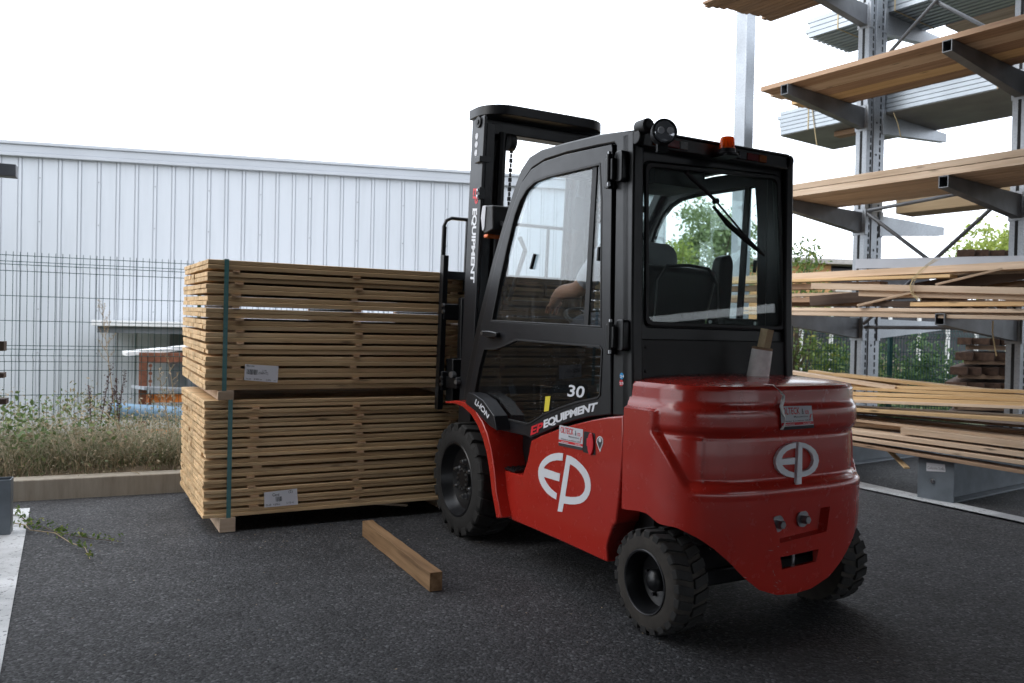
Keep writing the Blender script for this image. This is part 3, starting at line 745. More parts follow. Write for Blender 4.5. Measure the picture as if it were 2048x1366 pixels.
E2 = [(1270, 447), (1225, 458), (1190, 478), (1163, 507), (1146, 545), (1144, 580), (1153, 610), (1175, 638), (1210, 658), (1258, 668), (1258, 635), (1225, 625), (1200, 608), (1183, 588), (1262, 582), (1265, 543), (1178, 552), (1190, 524), (1212, 502), (1240, 488), (1270, 482)]
P2 = [(1285, 445), (1325, 453), (1360, 470), (1388, 495), (1406, 528), (1410, 562), (1402, 598), (1385, 625), (1360, 645), (1330, 658), (1303, 662), (1303, 705), (1273, 710), (1279, 580)]
PH2 = [(1308, 478), (1340, 490), (1362, 510), (1376, 535), (1379, 562), (1370, 592), (1350, 613), (1328, 624), (1306, 630), (1307, 560)]
def sub(l, n=3):
    o = []
    for a, b in zip(l, l[1:]+l[:1]):
        for k in range(n): o.append((a[0]+(b[0]-a[0])*k/n, a[1]+(b[1]-a[1])*k/n))
    return o
s2 = 3.105; L2 = 1180; T2 = 740; k2 = lambda l: [(L2+(a-1143)/s2*1.0+1143/s2, T2+b/s2) for a, b in l]
fc = on_cw(.009)
for l, hs in ((E2, []), (P2, [PH2])):
    plate('rear_logo', sub(k2(l)), [sub(k2(h)) for h in hs], lambda p: fc(*p), (.014, 0, 0), M['white'], FORK)
# dealer stickers
def dealer(fn, c, par):
    """c = pixel corners: top-left, top-right, bottom-right, bottom-left."""
    def bl(u, v): return (c[0][0]*(1-u)*(1-v)+c[1][0]*u*(1-v)+c[2][0]*u*v+c[3][0]*(1-u)*v, c[0][1]*(1-u)*(1-v)+c[1][1]*u*(1-v)+c[2][1]*u*v+c[3][1]*(1-u)*v)
    def patch(u0, v0, u1, v1, mt, lift, nm, n=8):
        mb = MB(); vs = []
        for j in range(n+1):
            for i in range(n+1):
                vs.append(fn(lift)(*bl(u0+(u1-u0)*i/n, v0+(v1-v0)*j/n)))
        mb.add(vs, [((n+1)*j+i, (n+1)*j+i+1, (n+1)*(j+1)+i+1, (n+1)*(j+1)+i) for i in range(n) for j in range(n)])
        me = bpy.data.meshes.new(nm); me.from_pydata(mb.v, [], mb.f); return link(nm, me, M[mt], par)
    st = patch(0, 0, 1, 1, 'silver', .0012, 'dealer_sticker')
    par = st
    patch(0, .70, 1, .82, 'redvinyl', .0018, 'sticker_stripe'); patch(0, .86, 1, 1, 'ink', .0018, 'sticker_stripe')
    for txt, u0, u1, v0, v1, mt in (('OLTECK', .05, .60, .36, .06, 'redvinyl'), ('&', .66, .72, .36, .12, 'ink'), ('co', .77, .88, .36, .20, 'redvinyl'), ('Manutention', .40, .84, .50, .42, 'ink'), ('Vente Location SAV', .08, .92, .67, .60, 'ink'), ('services', .1, .4, .80, .73, 'white'), ('levage', .68, .92, .80, .73, 'white')):
        text_on('sticker_letters', txt, [bl(u0, v0), bl(u1, v0)], [bl(u0, v1), bl(u1, v1)], fn(.0024), M[mt], par, bold=.01)
    text_on('sticker_mark', 'f', [bl(.88, .62), bl(.97, .62)], [bl(.88, .36), bl(.97, .36)], fn(.0024), M['redvinyl'], par, bold=.02, shear=.3)
dealer(lambda l: PY(.5265+l), [(1119, 850), (1166, 859), (1165, 901), (1117, 891)], FORK)
dealer(lambda l: on_cw(.008+l*1.5), [(1556, 812), (1619, 811), (1624, 855), (1560, 860)], FORK)
rgs = random.Random(9); fs_ = on_cw(.0012)
for (px, py, l_, an) in ((1546, 1143, 9, 1.4), (1549, 1150, 7, 1.2), (1553, 1165, 8, .5), (1559, 1162, 8, .55), (1550, 1172, 9, .4), (1556, 1178, 6, .2), (1556, 1093, 5, .3), (1541, 1101, 12, .05), (1574, 1104, 5, .1), (1490, 1155, 9, .1), (1420, 1098, 7, .8)):
    dx, dy = math.cos(an)*l_/2, math.sin(an)*l_/2; nx_, ny_ = -dy/l_*1.3, dx/l_*1.3
    me = bpy.data.meshes.new('paint_scratch'); me.from_pydata([fs_(px-dx, py-dy), fs_(px+nx_, py+ny_), fs_(px+dx, py+dy), fs_(px-nx_, py-ny_)], [], [(0, 1, 2, 3)]); link('paint_scratch', me, M['scratch'], FORK)
# charge socket recess and pin sticker
q = lambda l, y: pts_y(l, y)
MB().prism(rnd(q([(1168, 862), (1190, 867), (1191, 911), (1166, 904)], .527), .008), xz(.5272), xz(.5255)).build('socket_recess', M['plastic'], FORK)
c1 = FL.at(1182, 888, 'y', .53); el = [(c1.x+.022*math.cos(t*math.pi/12), c1.z+.048*math.sin(t*math.pi/12)) for t in range(24)]
mb = MB().prism(el, xz(.536), xz(.526)); mb.bb((c1.x, .526, c1.z-.012), (c1.x+.03, .534, c1.z+.022)); mb.build('socket_flap', M['redvinyl'], FORK, bevel=.003)
PN = [(1200, 904), (1196, 893), (1193, 884), (1194, 877), (1197, 873), (1200, 872), (1203, 874), (1206, 879), (1206, 886), (1203, 895)]
MB().prism(q(PN, .527), xz(.5275), xz(.526)).build('charge_sticker', M['white'], FORK)
cc_ = sum((Vector(p) for p in PN), Vector((0, 0)))/len(PN)
MB().prism(q([tuple(cc_+(Vector(p)-cc_)*.78) for p in PN], .527), xz(.5281), xz(.526)).build('charge_sticker_inset', M['ink'], FORK)
MB().lathe([(.0095, 0), (.0095, .001), (.0, .001)], FL.at(1200, 880, 'y', .5282), (0, 1, 0), 16).build('charge_sticker_plug', M['white'], FORK)
# seam between side panel and counterweight is a real gap (panels butt with 3 mm)

# --- mast ---------------------------------------------------------------
def T(x, y, z): return Vector((x-(z-.3)*.062, y, z))
def mbox(mb, x0, x1, y0, y1, z0, z1):
    vs = [T(x, y, z) for x in (x0, x1) for y in (y0, y1) for z in (z0, z1)]
    return mb.add(vs, [(0, 1, 3, 2), (4, 6, 7, 5), (0, 4, 5, 1), (2, 3, 7, 6), (0, 2, 6, 4), (1, 5, 7, 3)])
mast = empty('mast'); mast.parent = FORK
zc1, zc2, zc3 = FL.at(964, 386, 'y', .42).z, FL.at(965, 318, 'y', .42).z, FL.at(957, 271, 'y', .42).z
for sg in (1, -1):
    mb = MB(); mbox(mb, 1.865, 2.025, sg*.420, sg*.400, .08, 2.40); mbox(mb, 1.865, 1.885, sg*.40, sg*.345, .08, 2.36); mbox(mb, 2.005, 2.025, sg*.40, sg*.345, .08, 2.36)
    rail = mb.build('outer_rail', M['blackgrey'], mast, bevel=.004)
    mb = MB(); mbox(mb, 1.925, 2.06, sg*.335, sg*.318, .12, 2.38); mbox(mb, 1.925, 1.94, sg*.33, sg*.275, .12, 2.38); mbox(mb, 2.045, 2.06, sg*.33, sg*.275, .12, 2.38)
    mb.build('inner_rail', M['black'], mast, bevel=.003)
    mb = MB(); mb.tube([T(1.885, sg*.285, .3), T(1.885, sg*.285, 1.86)], .040, 20); mb.tube([T(1.885, sg*.285, 1.8), T(1.885, sg*.285, 2.32)], .024, 16)
    mb.build('lift_cylinder', M['black'], mast, True, ang=40)
    mb = MB()
    for k in range(60):
        z = .6+k*.028; mb.box(T(1.90, sg*.215, z), (.012, .010 if k % 2 else .018, .024))
    mb.build('lift_chain', M['darksteel'], mast)
    mb = MB()
    for dy in (0, .018, .036):
        mb.tube([T(1.89, sg*(.345+dy*.6), .6), T(1.875, sg*(.345+dy*.6), 1.5), T(1.875, sg*(.345+dy*.6), 2.15), T(1.89, sg*(.32+dy*.5), 2.26), T(1.92, sg*(.27+dy*.4), 2.30)], .007, 8)
    mb.build('hydraulic_hose', M['rubber'], mast, True)
    MB().lathe([(.05, -.02), (.05, .02)], T(1.89, sg*.23, 2.27), (0, 1, 0), 24).build('chain_pulley', M['plastic'], mast, True, ang=40)
    for k in range(3):
        c_ = T(1.955, sg*.4205, zc3-k*.048); MB().lathe([(.019, 0), (.019, .001), (0, .001)], c_, (0, sg, 0), 20).build('warning_sticker', M['silver'], mast)
    mb = MB(); mbox(mb, 1.862, 1.93, sg*.44, sg*.37, zc2-.018, zc2+.018); mbox(mb, 1.855, 1.885, sg*.435, sg*.40, zc1-.035, zc1+.035); mb.build('rail_clamp', M['blackgrey'], mast, bevel=.004)
    mb = MB()
    for z in (zc1-.017, zc1+.017): mb.lathe([(.009, 0), (.009, .008), (0, .009)], T(1.870, sg*.436, z), (0, sg, 0), 8)
    mb.build('clamp_bolts', M['steel'], mast)
    MB().lathe([(.032, -.02), (.032, .005), (.014, .006), (.014, .012), (0, .012)], T(1.93, sg*.425, 2.37), (0, sg, 0), 24).build('guide_roller', M['plastic'], mast, True, ang=30)
# curved top plate
def arcp(y, x, r, a0, a1, n=8): return [(y+r*math.cos(a0+(a1-a0)*k/n), x+r*math.sin(a0+(a1-a0)*k/n)) for k in range(n+1)]
PL = [(.43, 2.05), (-.43, 2.05)]+[(-y, x) for y, x in arcp(.26, 1.97, .17, 0, -math.pi/2)]+[(y, x) for y, x in arcp(.26, 1.97, .17, -math.pi/2, 0)]
mb = MB(); mb.prism([(x-.13, y) for y, x in PL], lambda p: Vector((p[0], p[1], 2.405)), lambda p: Vector((p[0], p[1], 2.462)))
mb.build('top_cross_plate', M['black'], mast, True, bevel=.004)
mb = MB(); mbox(mb, 1.93, 2.02, .40, -.40, 2.325, 2.402); mb.build('mast_crossbar', M['black'], mast, bevel=.006)
for q_ in ((1.95, 2.02, .40, -.40, .20, .32), (1.985, 2.01, .28, -.28, 1.02, 1.16)): mb = MB(); mbox(mb, *q_); mb.build('mast_crossbar', M['black'], mast, bevel=.006)
for y, mt in ((-.155, 'redvinyl'), (-.20, 'silver')):
    MB().bb((1.671-.0005, y+.02, 2.42), (1.69, y-.02, 2.447)).build('plate_sticker', M[mt], mast)
# mast lettering, running down the outer face of the left rail
fm = lambda px, py: (lambda p: Vector((p.x, .4215, p.z)))(FL.at(px, py, 'y', .42))
text_on('mast_letters', 'EP', [(947, 377), (945.5, 408)], [(957, 377), (955.5, 408)], fm, M['redvinyl'], mast, bold=.02)
text_on('mast_letters', 'EQUIPMENT', [(944, 417), (942, 490), (939.5, 565)], [(955, 417), (951, 490), (949, 566)], fm, M['white'], mast, bold=.035, spacing=.95)
# carriage, backrest, forks
def BX(z): return 2.215-(z-.8)*.05
cg = empty('fork_carriage'); cg.parent = FORK
mb = MB()
for y in (.455, -.455): mb.beam((BX(.66), y, .66), (BX(1.62), y, 1.62), .035, .05, (1, 0, 0)); mb.beam((BX(1.6)+.02, y, 1.6), (BX(1.80)+.02, y, 1.80), .022, .022, (1, 0, 0))
mb.tube([(BX(1.60)+.02, .46, 1.6), (BX(1.80)+.02, .46, 1.80), (BX(1.84)+.02, .445, 1.838), (BX(1.86)+.02, .41, 1.855), (BX(1.86)+.02, -.41, 1.855), (BX(1.84)+.02, -.445, 1.838), (BX(1.6)+.02, -.46, 1.6)], .012, 8)
for y in (.30, 0, -.30): mb.beam((BX(1.4)+.02, y, 1.4), (BX(1.855)+.02, y, 1.855), .016, .02, (1, 0, 0))
mb.beam((BX(1.5)+.02, .44, 1.50), (BX(1.5)+.02, -.44, 1.50), .03, .05)
mb.build('load_backrest', M['black'], cg, bevel=.002)
mb = MB(); mb.bb((2.16, -.46, 1.22), (2.20, .46, 1.32)); mb.bb((2.17, -.46, .78), (2.21, .46, .90)); mb.bb((2.12, -.36, .70), (2.17, .36, 1.36)); mb.bb((2.1, .30, .7), (2.2, .42, .98)); mb.bb((2.0, .28, .8), (2.16, .44, .87)); mb.build('carriage_plate', M['black'], cg, bevel=.006)
for a in ((2.155, .46, 1.31), (2.155, .46, 1.27), (2.165, .46, .86), (2.165, .46, .82)): MB().lathe([(.012, 0), (.012, .012), (0, .013)], a, (0, 1, 0), 8).build('carriage_bolt', M['steel'], cg)
MB().lathe([(.02, 0), (.02, .03), (0, .03)], (2.05, .43, .885), (-.3, 1, 0), 8).build('carriage_bolt', M['steel'], cg); MB().lathe([(.014, 0), (.014, .03), (0, .03)], (1.98, .43, .845), (-.3, 1, 0), 8).build('carriage_bolt', M['steel'], cg)
for y in (.22, -.22):
    mb = MB(); mb.bb((2.225, y-.055, .765), (2.265, y+.055, 1.33)); mb.bb((2.225, y-.055, .735), (3.25, y+.055, .768)); mb.build('fork', M['black'], cg, bevel=.004)
# front head light with indicator
for sg in (1, -1):
    hl = empty('headlight'); hl.parent = FORK; p = FL.at(997, 440, 'y', .43); hl.location = (p.x+.02, sg*.43, p.z)
    mb = MB(); mb.prism(rnd([(-.05, .075), (.06, .085), (.075, .02), (.055, -.07), (.02, -.075), (-.06, -.06)], .012), lambda q_: Vector((q_[0], .055, q_[1])), lambda q_: Vector((q_[0], -.055, q_[1])))
    mb.build('headlight_housing', M['plastic'], hl, bevel=.008)
    MB().prism(rnd([(.02, .08), (.062, .083), (.08, .02), (.058, -.06), (.035, -.05)], .01), lambda q_: Vector((q_[0], .06*sg, q_[1])), lambda q_: Vector((q_[0], .052*sg, q_[1]))).build('headlight_shell', M['silver'], hl, bevel=.002)
    MB().box((.045, .0, -.085), (.05, .09, .02)).build('indicator', M['orange_plastic'], hl, bevel=.006)
    MB().beam((-.06, 0, -.02), (-.16, 0, -.06), .03, .02).build('headlight_bracket', M['black'], hl)
# mirror seen through the glass and grab mirror at the cab roof
mr = MB(); mr.prism(rnd([(-.05, .06), (.05, .07), (.055, -.11), (-.02, -.12)], .02), lambda q_: Vector((1.30, q_[0]+.02, q_[1]+1.84)), lambda q_: Vector((1.33, q_[0]+.02, q_[1]+1.84)))
mr.build('interior_mirror', M['plastic'], FORK, bevel=.006)
mb = MB(); mb.prism(rnd([(.42, .0), (.36, .0), (.35, -.13), (.40, -.14)], .02), lambda q_: Vector((.42, q_[0], q_[1]+1.90)), lambda q_: Vector((.46, q_[0], q_[1]+1.90)))
mb.prism(rnd([(-.10, .0), (-.14, .0), (-.15, -.03), (-.11, -.04)], .01), lambda q_: Vector((.5, q_[0], q_[1]+1.90)), lambda q_: Vector((.54, q_[0], q_[1]+1.90)))
mb.bb((.28, .06, 1.80), (.52, .34, 1.96)); mb.build('roof_console', M['plastic'], FORK, bevel=.008)
# --- interior --------------------------------------------------------
st = empty('seat'); st.parent = FORK
def slab(mb, c, d, rot, r=.03):
    pass
def cushion(name, pl, y0, y1, mat, bev=.03):
    mb = MB(); mb.prism(pl, lambda p: Vector((p[0], y0, p[1])), lambda p: Vector((p[0], y1, p[1]))); return mb.build(name, mat, st, True, bevel=bev, seg=4)
cushion('seat_back', [(.56, 1.06), (.44, 1.42), (.45, 1.475), (.52, 1.475), (.62, 1.16), (.66, 1.06)], .23, -.19, M['seat'], .035)
cushion('seat_cushion', [(.55, 1.0), (.55, 1.10), (.98, 1.14), (1.02, 1.10), (1.0, 1.02)], .25, -.21, M['seat'], .03)
MB().bb((.55, -.22, .80), (1.0, .22, 1.0)).build('seat_base', M['plastic'], st, bevel=.02)
mb = MB(); pth = [(.432, .20, 1.20), (.425, .19, 1.40), (.43, .14, 1.468), (.44, .0, 1.478), (.43, -.11, 1.468), (.425, -.16, 1.40), (.432, -.17, 1.22)]
mb.tube(pth, .008, 8); mb.build('seat_piping', M['plastic'], st, True)
ar = MB(); ar.prism(rnd([(-.235, 1.08), (-.255, 1.30), (-.27, 1.47), (-.29, 1.545), (-.345, 1.56), (-.365, 1.52), (-.36, 1.38), (-.335, 1.08)], .03), lambda p: Vector((.52, p[0], p[1])), lambda p: Vector((.60, p[0], p[1])))
ar.build('armrest', M['seat'], FORK, True, bevel=.02, seg=3)
mb = MB(); mb.bb((.235, -.28, 1.155), (.34, .46, 1.20)); mb.bb((.26, -.27, 1.19), (.30, -.05, 1.235)); mb.build('rear_shelf', M['plastic'], FORK, bevel=.01)
mb = MB()
for y in (.03, -.24): mb.lathe([(.009, 0), (.009, .003), (0, .003)], (.259, y, 1.215), (-1, 0, 0), 12)
mb.build('shelf_screws', M['steel'], FORK)
mb = MB(); mb.bb((1.30, -.42, .85), (1.50, .42, 1.10)); mb.bb((1.22, -.2, 1.0), (1.4, .2, 1.14)); mb.build('dashboard', M['plastic'], FORK, bevel=.02)
sw = empty('steering_wheel'); sw.parent = FORK; sw.location = (1.10, .05, 1.22); sw.rotation_euler = (0, R(-22), 0)
MB().tube([(.17*math.cos(t*math.pi/16), .17*math.sin(t*math.pi/16), 0) for t in range(33)], .013, 10, False).build('steering_rim', M['rubber'], sw, True)
mb = MB(); mb.lathe([(.045, -.03), (.04, .01), (0, .012)], (0, 0, 0), n=20)
for k in range(3): a = 2*math.pi*k/3; mb.beam((0, 0, -.005), (.165*math.cos(a), .165*math.sin(a), 0), .03, .012)
mb.tube([(0, 0, 0), (.06, 0, -.28)], .028, 12); mb.build('steering_column', M['plastic'], sw)

# =================================================================== DRIVER
def skin_mesh(name, pts, edges, rad, mat, parent, lvl=2):
    me = bpy.data.meshes.new(name); me.from_pydata([tuple(p) for p in pts], edges, [])
    o = bpy.data.objects.new(name, me); COL.objects.link(o)
    s = o.modifiers.new('s', 'SKIN'); s.use_smooth_shade = True; s.branch_smoothing = .3
    sv = me.skin_vertices[0].data
    for i, r in enumerate(rad): sv[i].radius = (r, r) if not isinstance(r, tuple) else r
    sv[0].use_root = True
    ss = o.modifiers.new('u', 'SUBSURF'); ss.levels = lvl; ss.render_levels = lvl
    bpy.context.view_layer.update()
    m2 = bpy.data.meshes.new_from_object(o.evaluated_get(bpy.context.evaluated_depsgraph_get()))
    bpy.data.objects.remove(o); bpy.data.meshes.remove(me)
    m2.polygons.foreach_set('use_smooth', [True]*len(m2.polygons))
    m2.materials.clear()
    return link(name, m2, mat, parent)
DR = empty('person', (FL.x, FL.y, 0), FL.a)
tag(DR, 'driver in a grey shirt leaning forward inside the forklift cab, one arm out', 'person')
def build_driver():
    P = {}; pts = []; rad = []; ed = []
    def a(n, p, r, c=None):
        P[n] = len(pts); pts.append(p); rad.append(r)
        if c: ed.append((P[c], P[n]))
    a('hip', (.66, .02, 1.15), (.135, .12)); a('waist', (.70, .03, 1.30), (.14, .115), 'hip'); a('chest', (.76, .045, 1.45), (.165, .125), 'waist'); a('neckb', (.83, .06, 1.585), (.09, .08), 'chest')
    a('neck', (.87, .07, 1.66), .052, 'neckb'); a('headb', (.90, .08, 1.73), .075, 'neck'); a('head', (.915, .085, 1.80), .092, 'headb'); a('crown', (.905, .085, 1.865), .075, 'head')
    for sg, nm in ((1, 'l'), (-1, 'r')):
        a('sh'+nm, (.78, .045+sg*.175, 1.56), .078, 'chest')
    a('ell', (.94, .27, 1.37), .046, 'shl'); a('fml', (1.10, .275, 1.365), .040, 'ell'); a('wrl', (1.20, .245, 1.335), .030, 'fml'); a('hnl', (1.25, .22, 1.315), (.040, .024), 'wrl'); a('pml', (1.29, .20, 1.295), (.038, .020), 'hnl')
    a('elr', (.90, -.24, 1.28), .046, 'shr'); a('fmr', (1.0, -.20, 1.25), .038, 'elr'); a('wrr', (1.08, -.14, 1.25), .029, 'fmr'); a('hnr', (1.13, -.11, 1.255), (.038, .022), 'wrr')
    for sg, nm in ((1, 'l'), (-1, 'r')):
        a('th'+nm, (.75, .02+sg*.11, 1.17), .09, 'hip'); a('kn'+nm, (1.08, .02+sg*.15, 1.20), .066, 'th'+nm); a('sn'+nm, (1.18, .02+sg*.15, 1.0), .052, 'kn'+nm); a('an'+nm, (1.24, .02+sg*.15, .86), .038, 'sn'+nm); a('to'+nm, (1.36, .02+sg*.15, .84), .035, 'an'+nm)
    body = skin_mesh('body', pts, ed, rad, M['skin'], DR)
    # shirt over trunk and upper arms
    def subset(names, links, scale, nm, mat, extra=()):
        pp = [pts[P[n]] for n in names]; rr = [tuple(x*scale for x in rad[P[n]]) if isinstance(rad[P[n]], tuple) else rad[P[n]]*scale for n in names]
        return skin_mesh(nm, pp, [(names.index(x), names.index(y)) for x, y in links], rr, mat, DR)
    subset(['hip', 'waist', 'chest', 'neckb', 'shl', 'shr', 'ell', 'elr'], [('hip', 'waist'), ('waist', 'chest'), ('chest', 'neckb'), ('chest', 'shl'), ('chest', 'shr'), ('shl', 'ell'), ('shr', 'elr')], 1.12, 'shirt', M['shirt'])
    subset(['hip', 'thl', 'thr', 'knl', 'knr', 'snl', 'snr', 'anl', 'anr'], [('hip', 'thl'), ('hip', 'thr'), ('thl', 'knl'), ('thr', 'knr'), ('knl', 'snl'), ('knr', 'snr'), ('snl', 'anl'), ('snr', 'anr')], 1.13, 'trousers', M['trousers'])
    h = skin_mesh('hair', [(.885, .085, 1.83), (.87, .085, 1.79), (.90, .085, 1.885)], [(0, 1), (0, 2)], [.092, .085, .075], M['hair'], DR)
    # face
    mb = MB(); mb.lathe([(.0, -.02), (.014, -.008), (.01, .01), (0, .02)], (1.005, .087, 1.79), (.3, 0, -1), 10); nose = mb.build('nose', M['skin'], DR, True)
    mb = MB()
    for dy in (-.032, .032): mb.lathe([(0, -.011), (.009, -.006), (.011, 0), (.009, .006), (0, .011)], (.992, .086+dy, 1.815), (1, 0, 0), 10)
    mb.build('eyes', M['white'], DR, True)
    mb = MB()
    for dy in (-.088, .088): mb.lathe([(0, -.022), (.012, -.015), (.016, 0), (.010, .015), (0, .022)], (.91, .085+dy, 1.80), (0, 0, 1), 10)
    mb.build('ears', M['skin'], DR, True)
    # fingers: one skinned chain each
    def finger(base, dirs, r):
        p = [Vector(base)]; 
        for d in dirs: p.append(p[-1]+Vector(d))
        return skin_mesh('finger', p, [(i, i+1) for i in range(len(p)-1)], [r*1.1, r, r*.92, r*.75][:len(p)], M['skin'], DR, 1)
    for k in range(4):
        o_ = (1.285, .232-k*.019, 1.302-k*.002); L_ = (.034, .038, .035, .028)[k]
        finger(o_, [(L_, -.012, -.006), (L_*.7, -.008, -.018), (L_*.45, -.002, -.02)], .0085)
    finger((1.245, .20, 1.312), [(.025, -.03, .0), (.028, -.012, -.008), (.018, -.004, -.008)], .010)
    for k in range(4):
        finger((1.14, -.14+k*.018, 1.25), [(.03, .004, .01), (.012, .002, -.024), (-.012, 0, -.02)], .0085)
    finger((1.12, -.085, 1.255), [(.02, .025, .0), (.02, .01, -.01), (.014, 0, -.01)], .010)
build_driver()
# =================================================================== GROUND
def tl(o, label, cat, group=None): return tag(o, label, cat, group)
KA = R(24.3); KD = np.array([math.cos(KA), math.sin(KA)]); KN = np.array([-math.sin(KA), math.cos(KA)])
K0 = np.array([-2.755, 5.41])                       # a point on the foot of the kerb
KF = Frame(K0[0], K0[1], KA)                          # x along the kerb, y away from the yard
def K(x, y, z=0): return KF.world((x, y, z))
KX1 = 4.9
me_ = MB(); q = [K(-30, 0), K(KX1, 0), K(KX1, 1.6), K(30, 1.6), K(30, -40), K(-30, -40)]
me_.prism([(p.x, p.y) for p in q], lambda p: Vector((p[0], p[1], 0)), lambda p: Vector((p[0], p[1], -.6)))
tag(me_.build('asphalt_yard', M['asphalt']), 'dark coarse asphalt yard', kind='structure')
mb = MB(); mb.bb((-300, -300, -.56), (300, 300, -.46)); g = mb.build('ground', M['ground']); tag(g, 'rough grassy ground beyond the yard', kind='structure')
# kerb
mb = MB()
for i in range(3): mb.bb((-6.6+i*3.6, 0, -.05), (-6.6+i*3.6+3.594, .145, .135))
k = mb.build('kerb', M['concrete'], None, bevel=.008, loc=(K0[0], K0[1], 0), rot=(0, 0, KA)); tag(k, 'weathered concrete kerb along the weed verge', kind='structure')
# verge soil with bumpy top, falling away behind the fence
nx, ny = 90, 24; V = []; F = []
def verge_z(x, y): return (.125+.03*math.sin(x*2.1+y*3)+.02*math.sin(x*7.3)*math.cos(y*6)) - max(0, y-1.3)*.42 - (.03 if y < .2 else 0)
for i in range(nx+1):
    for j in range(ny+1):
        x = -6+i*(10.9/nx); y = .146+j*(2.6/ny); V.append((x, y, max(-.5, verge_z(x, y))+random.uniform(-.006, .006)))
for i in range(nx):
    for j in range(ny): a = i*(ny+1)+j; F.append((a, a+1, a+ny+2, a+ny+1))
vg = MB().add(V, F).build('verge', M['soil'], None, True, loc=(K0[0], K0[1], 0), rot=(0, 0, KA)); tag(vg, 'dry soil verge behind the kerb', kind='structure')
# painted lines
def stripe(name, pts, label):
    mb = MB(); n = len(pts); mb.add([Vector((p.x, p.y, .004)) for p in pts], [tuple(range(n))]); o = mb.build(name, M['roadpaint']); tag(o, label, kind='structure')
W_ = lambda px, py, z=0: WD.at(px, py, 'z', z)
a, b = W_(60, 1017), W_(6, 1318); dr = (b-a).normalized(); c = W_(-22, 1019)
wd = (c-a); wd = wd-dr*wd.dot(dr)
stripe('white_bay_line', [a, a+dr*4.5, a+dr*4.5+wd, a+wd], 'worn white bay line along the left of the yard')
a, b = W_(1727, 966), W_(2048, 1036); a2, b2 = W_(1727, 978), W_(2048, 1046); dr = (b-a).normalized(); dr2 = (b2-a2).normalized()
stripe('white_rack_line', [a-dr*3, a+dr*6, a2+dr2*6, a2-dr2*3], 'thin white line in front of the storage rack')

# =================================================================== TIMBER BUNDLES
BA = R(28); B0 = Vector((-1.685, 4.506, 0)); BF = Frame(B0.x, B0.y, BA)
BL = 3.0; BW = 1.10
def bundle(name, label, z0, rows, th, gap, per, seed, tilt, strap_t, battens, bearer_t, bear_h, wmat='wood'):
    rg = random.Random(seed)
    root = empty(name, (B0.x, B0.y, 0), BA); tag(root, label, 'timber bundle', 'strapped bundles of sawn boards')
    bw = BW/10; items = []
    for r in range(rows):
        for k in range(per):
            z = z0+r*(per*th+gap)+k*th
            rowsh = rg.uniform(-.004, .005)
            for j in range(10):
                items.append([r, k, j, z, rowsh+rg.uniform(-.0015, .002)+(rg.random() < .06)*rg.uniform(-.006, .012), rg.uniform(-.0015, .0015), rg.uniform(-.002, .002) if j else rg.uniform(-.005, .002)])
    # boards seen largest: front column, top course, then the end grain from the front
    top = max(i[0] for i in items), per-1
    items.sort(key=lambda i: (0 if i[2] == 0 else 1 if (i[0], i[1]) == top else 2, i[2], -i[0], i[1]))
    proto = {}
    rest = MB()
    for n, (r, k, j, z, dx, dz, dy) in enumerate(items):
        L_ = BL+dx*.3
        if n < 100:
            mb = MB(); mb.box((L_/2, bw/2, th/2), (L_, bw-.0016, th-.0030))
            mb.build('board', M[wmat], root, bevel=.0018, seg=1, loc=(dx, j*bw+dy, z+dz*.3+tilt*0))
        else: rest.box((L_/2+dx, j*bw+dy+bw/2, z+dz*.3+th/2), (L_, bw-.0016, th-.0022))
    o = rest.build('inner_boards', M[wmat], root); o['kind'] = 'stuff'
    for r in range(rows-1):
        z = z0+(r+1)*(per*th+gap)-gap
        for t in battens:
            tt = t+rg.uniform(-.02, .02); w = rg.uniform(.036, .05)
            MB().box((tt, BW/2+rg.uniform(-.006, .004), z+gap/2), (w, BW+.012, gap-.001)).build('batten', M['wood_end'], root)
    ztop = z0+rows*(per*th+gap)-gap
    for t in bearer_t: MB().box((t, BW/2, z0-bear_h/2-.001), (.085, BW+.03, bear_h-.003)).build('bearer', M['plank'], root, bevel=.002)
    for t in strap_t:
        s, e = .0022, .010; zb = z0-bear_h+.003; q = .012
        for kk, (c0, c1) in enumerate((((t-q, -.014, zb), (t+q, -.0115, ztop+.003)), ((t-q, BW+.0115, zb), (t+q, BW+.014, ztop+.003)))):
            MB().bb(c0, c1).build('strap', M['strap'], root)
        MB().bb((t-q, -.012, ztop+.0015), (t+q, BW+.012, ztop+.004)).build('strap', M['strap'], root)
    return root, ztop
low, zt = bundle('lower_timber_bundle', 'lower timber bundle with many single gaps, resting on bearers on the asphalt', .085, 12, .0225, .0105, 2, 3, 0, (.135, 2.86), (.27, .88, 1.50, 2.12, 2.74), (.13, 1.5, 2.87), .082)
print('lower top', zt)
zu = .795
upb, zt2 = bundle('upper_timber_bundle', 'upper timber bundle with daylight showing through its gaps, stacked on the lower one', zu, 11, .0272, .0125, 2, 5, 0, (.10, 2.86), (.165, .85, 1.50, 2.12, 2.74), (.11, 1.5, 2.87), zu-zt-.001)
print('upper top', zt2)
_p = Vector((0, 0, zu-.04)); _m = Matrix.Translation((B0.x, B0.y, 0)) @ Matrix.Rotation(BA, 4, 'Z') @ Matrix.Translation(_p) @ Matrix.Rotation(R(1.25), 4, 'X') @ Matrix.Translation(-_p)
upb.matrix_world = _m      # carried on forks tilted slightly back
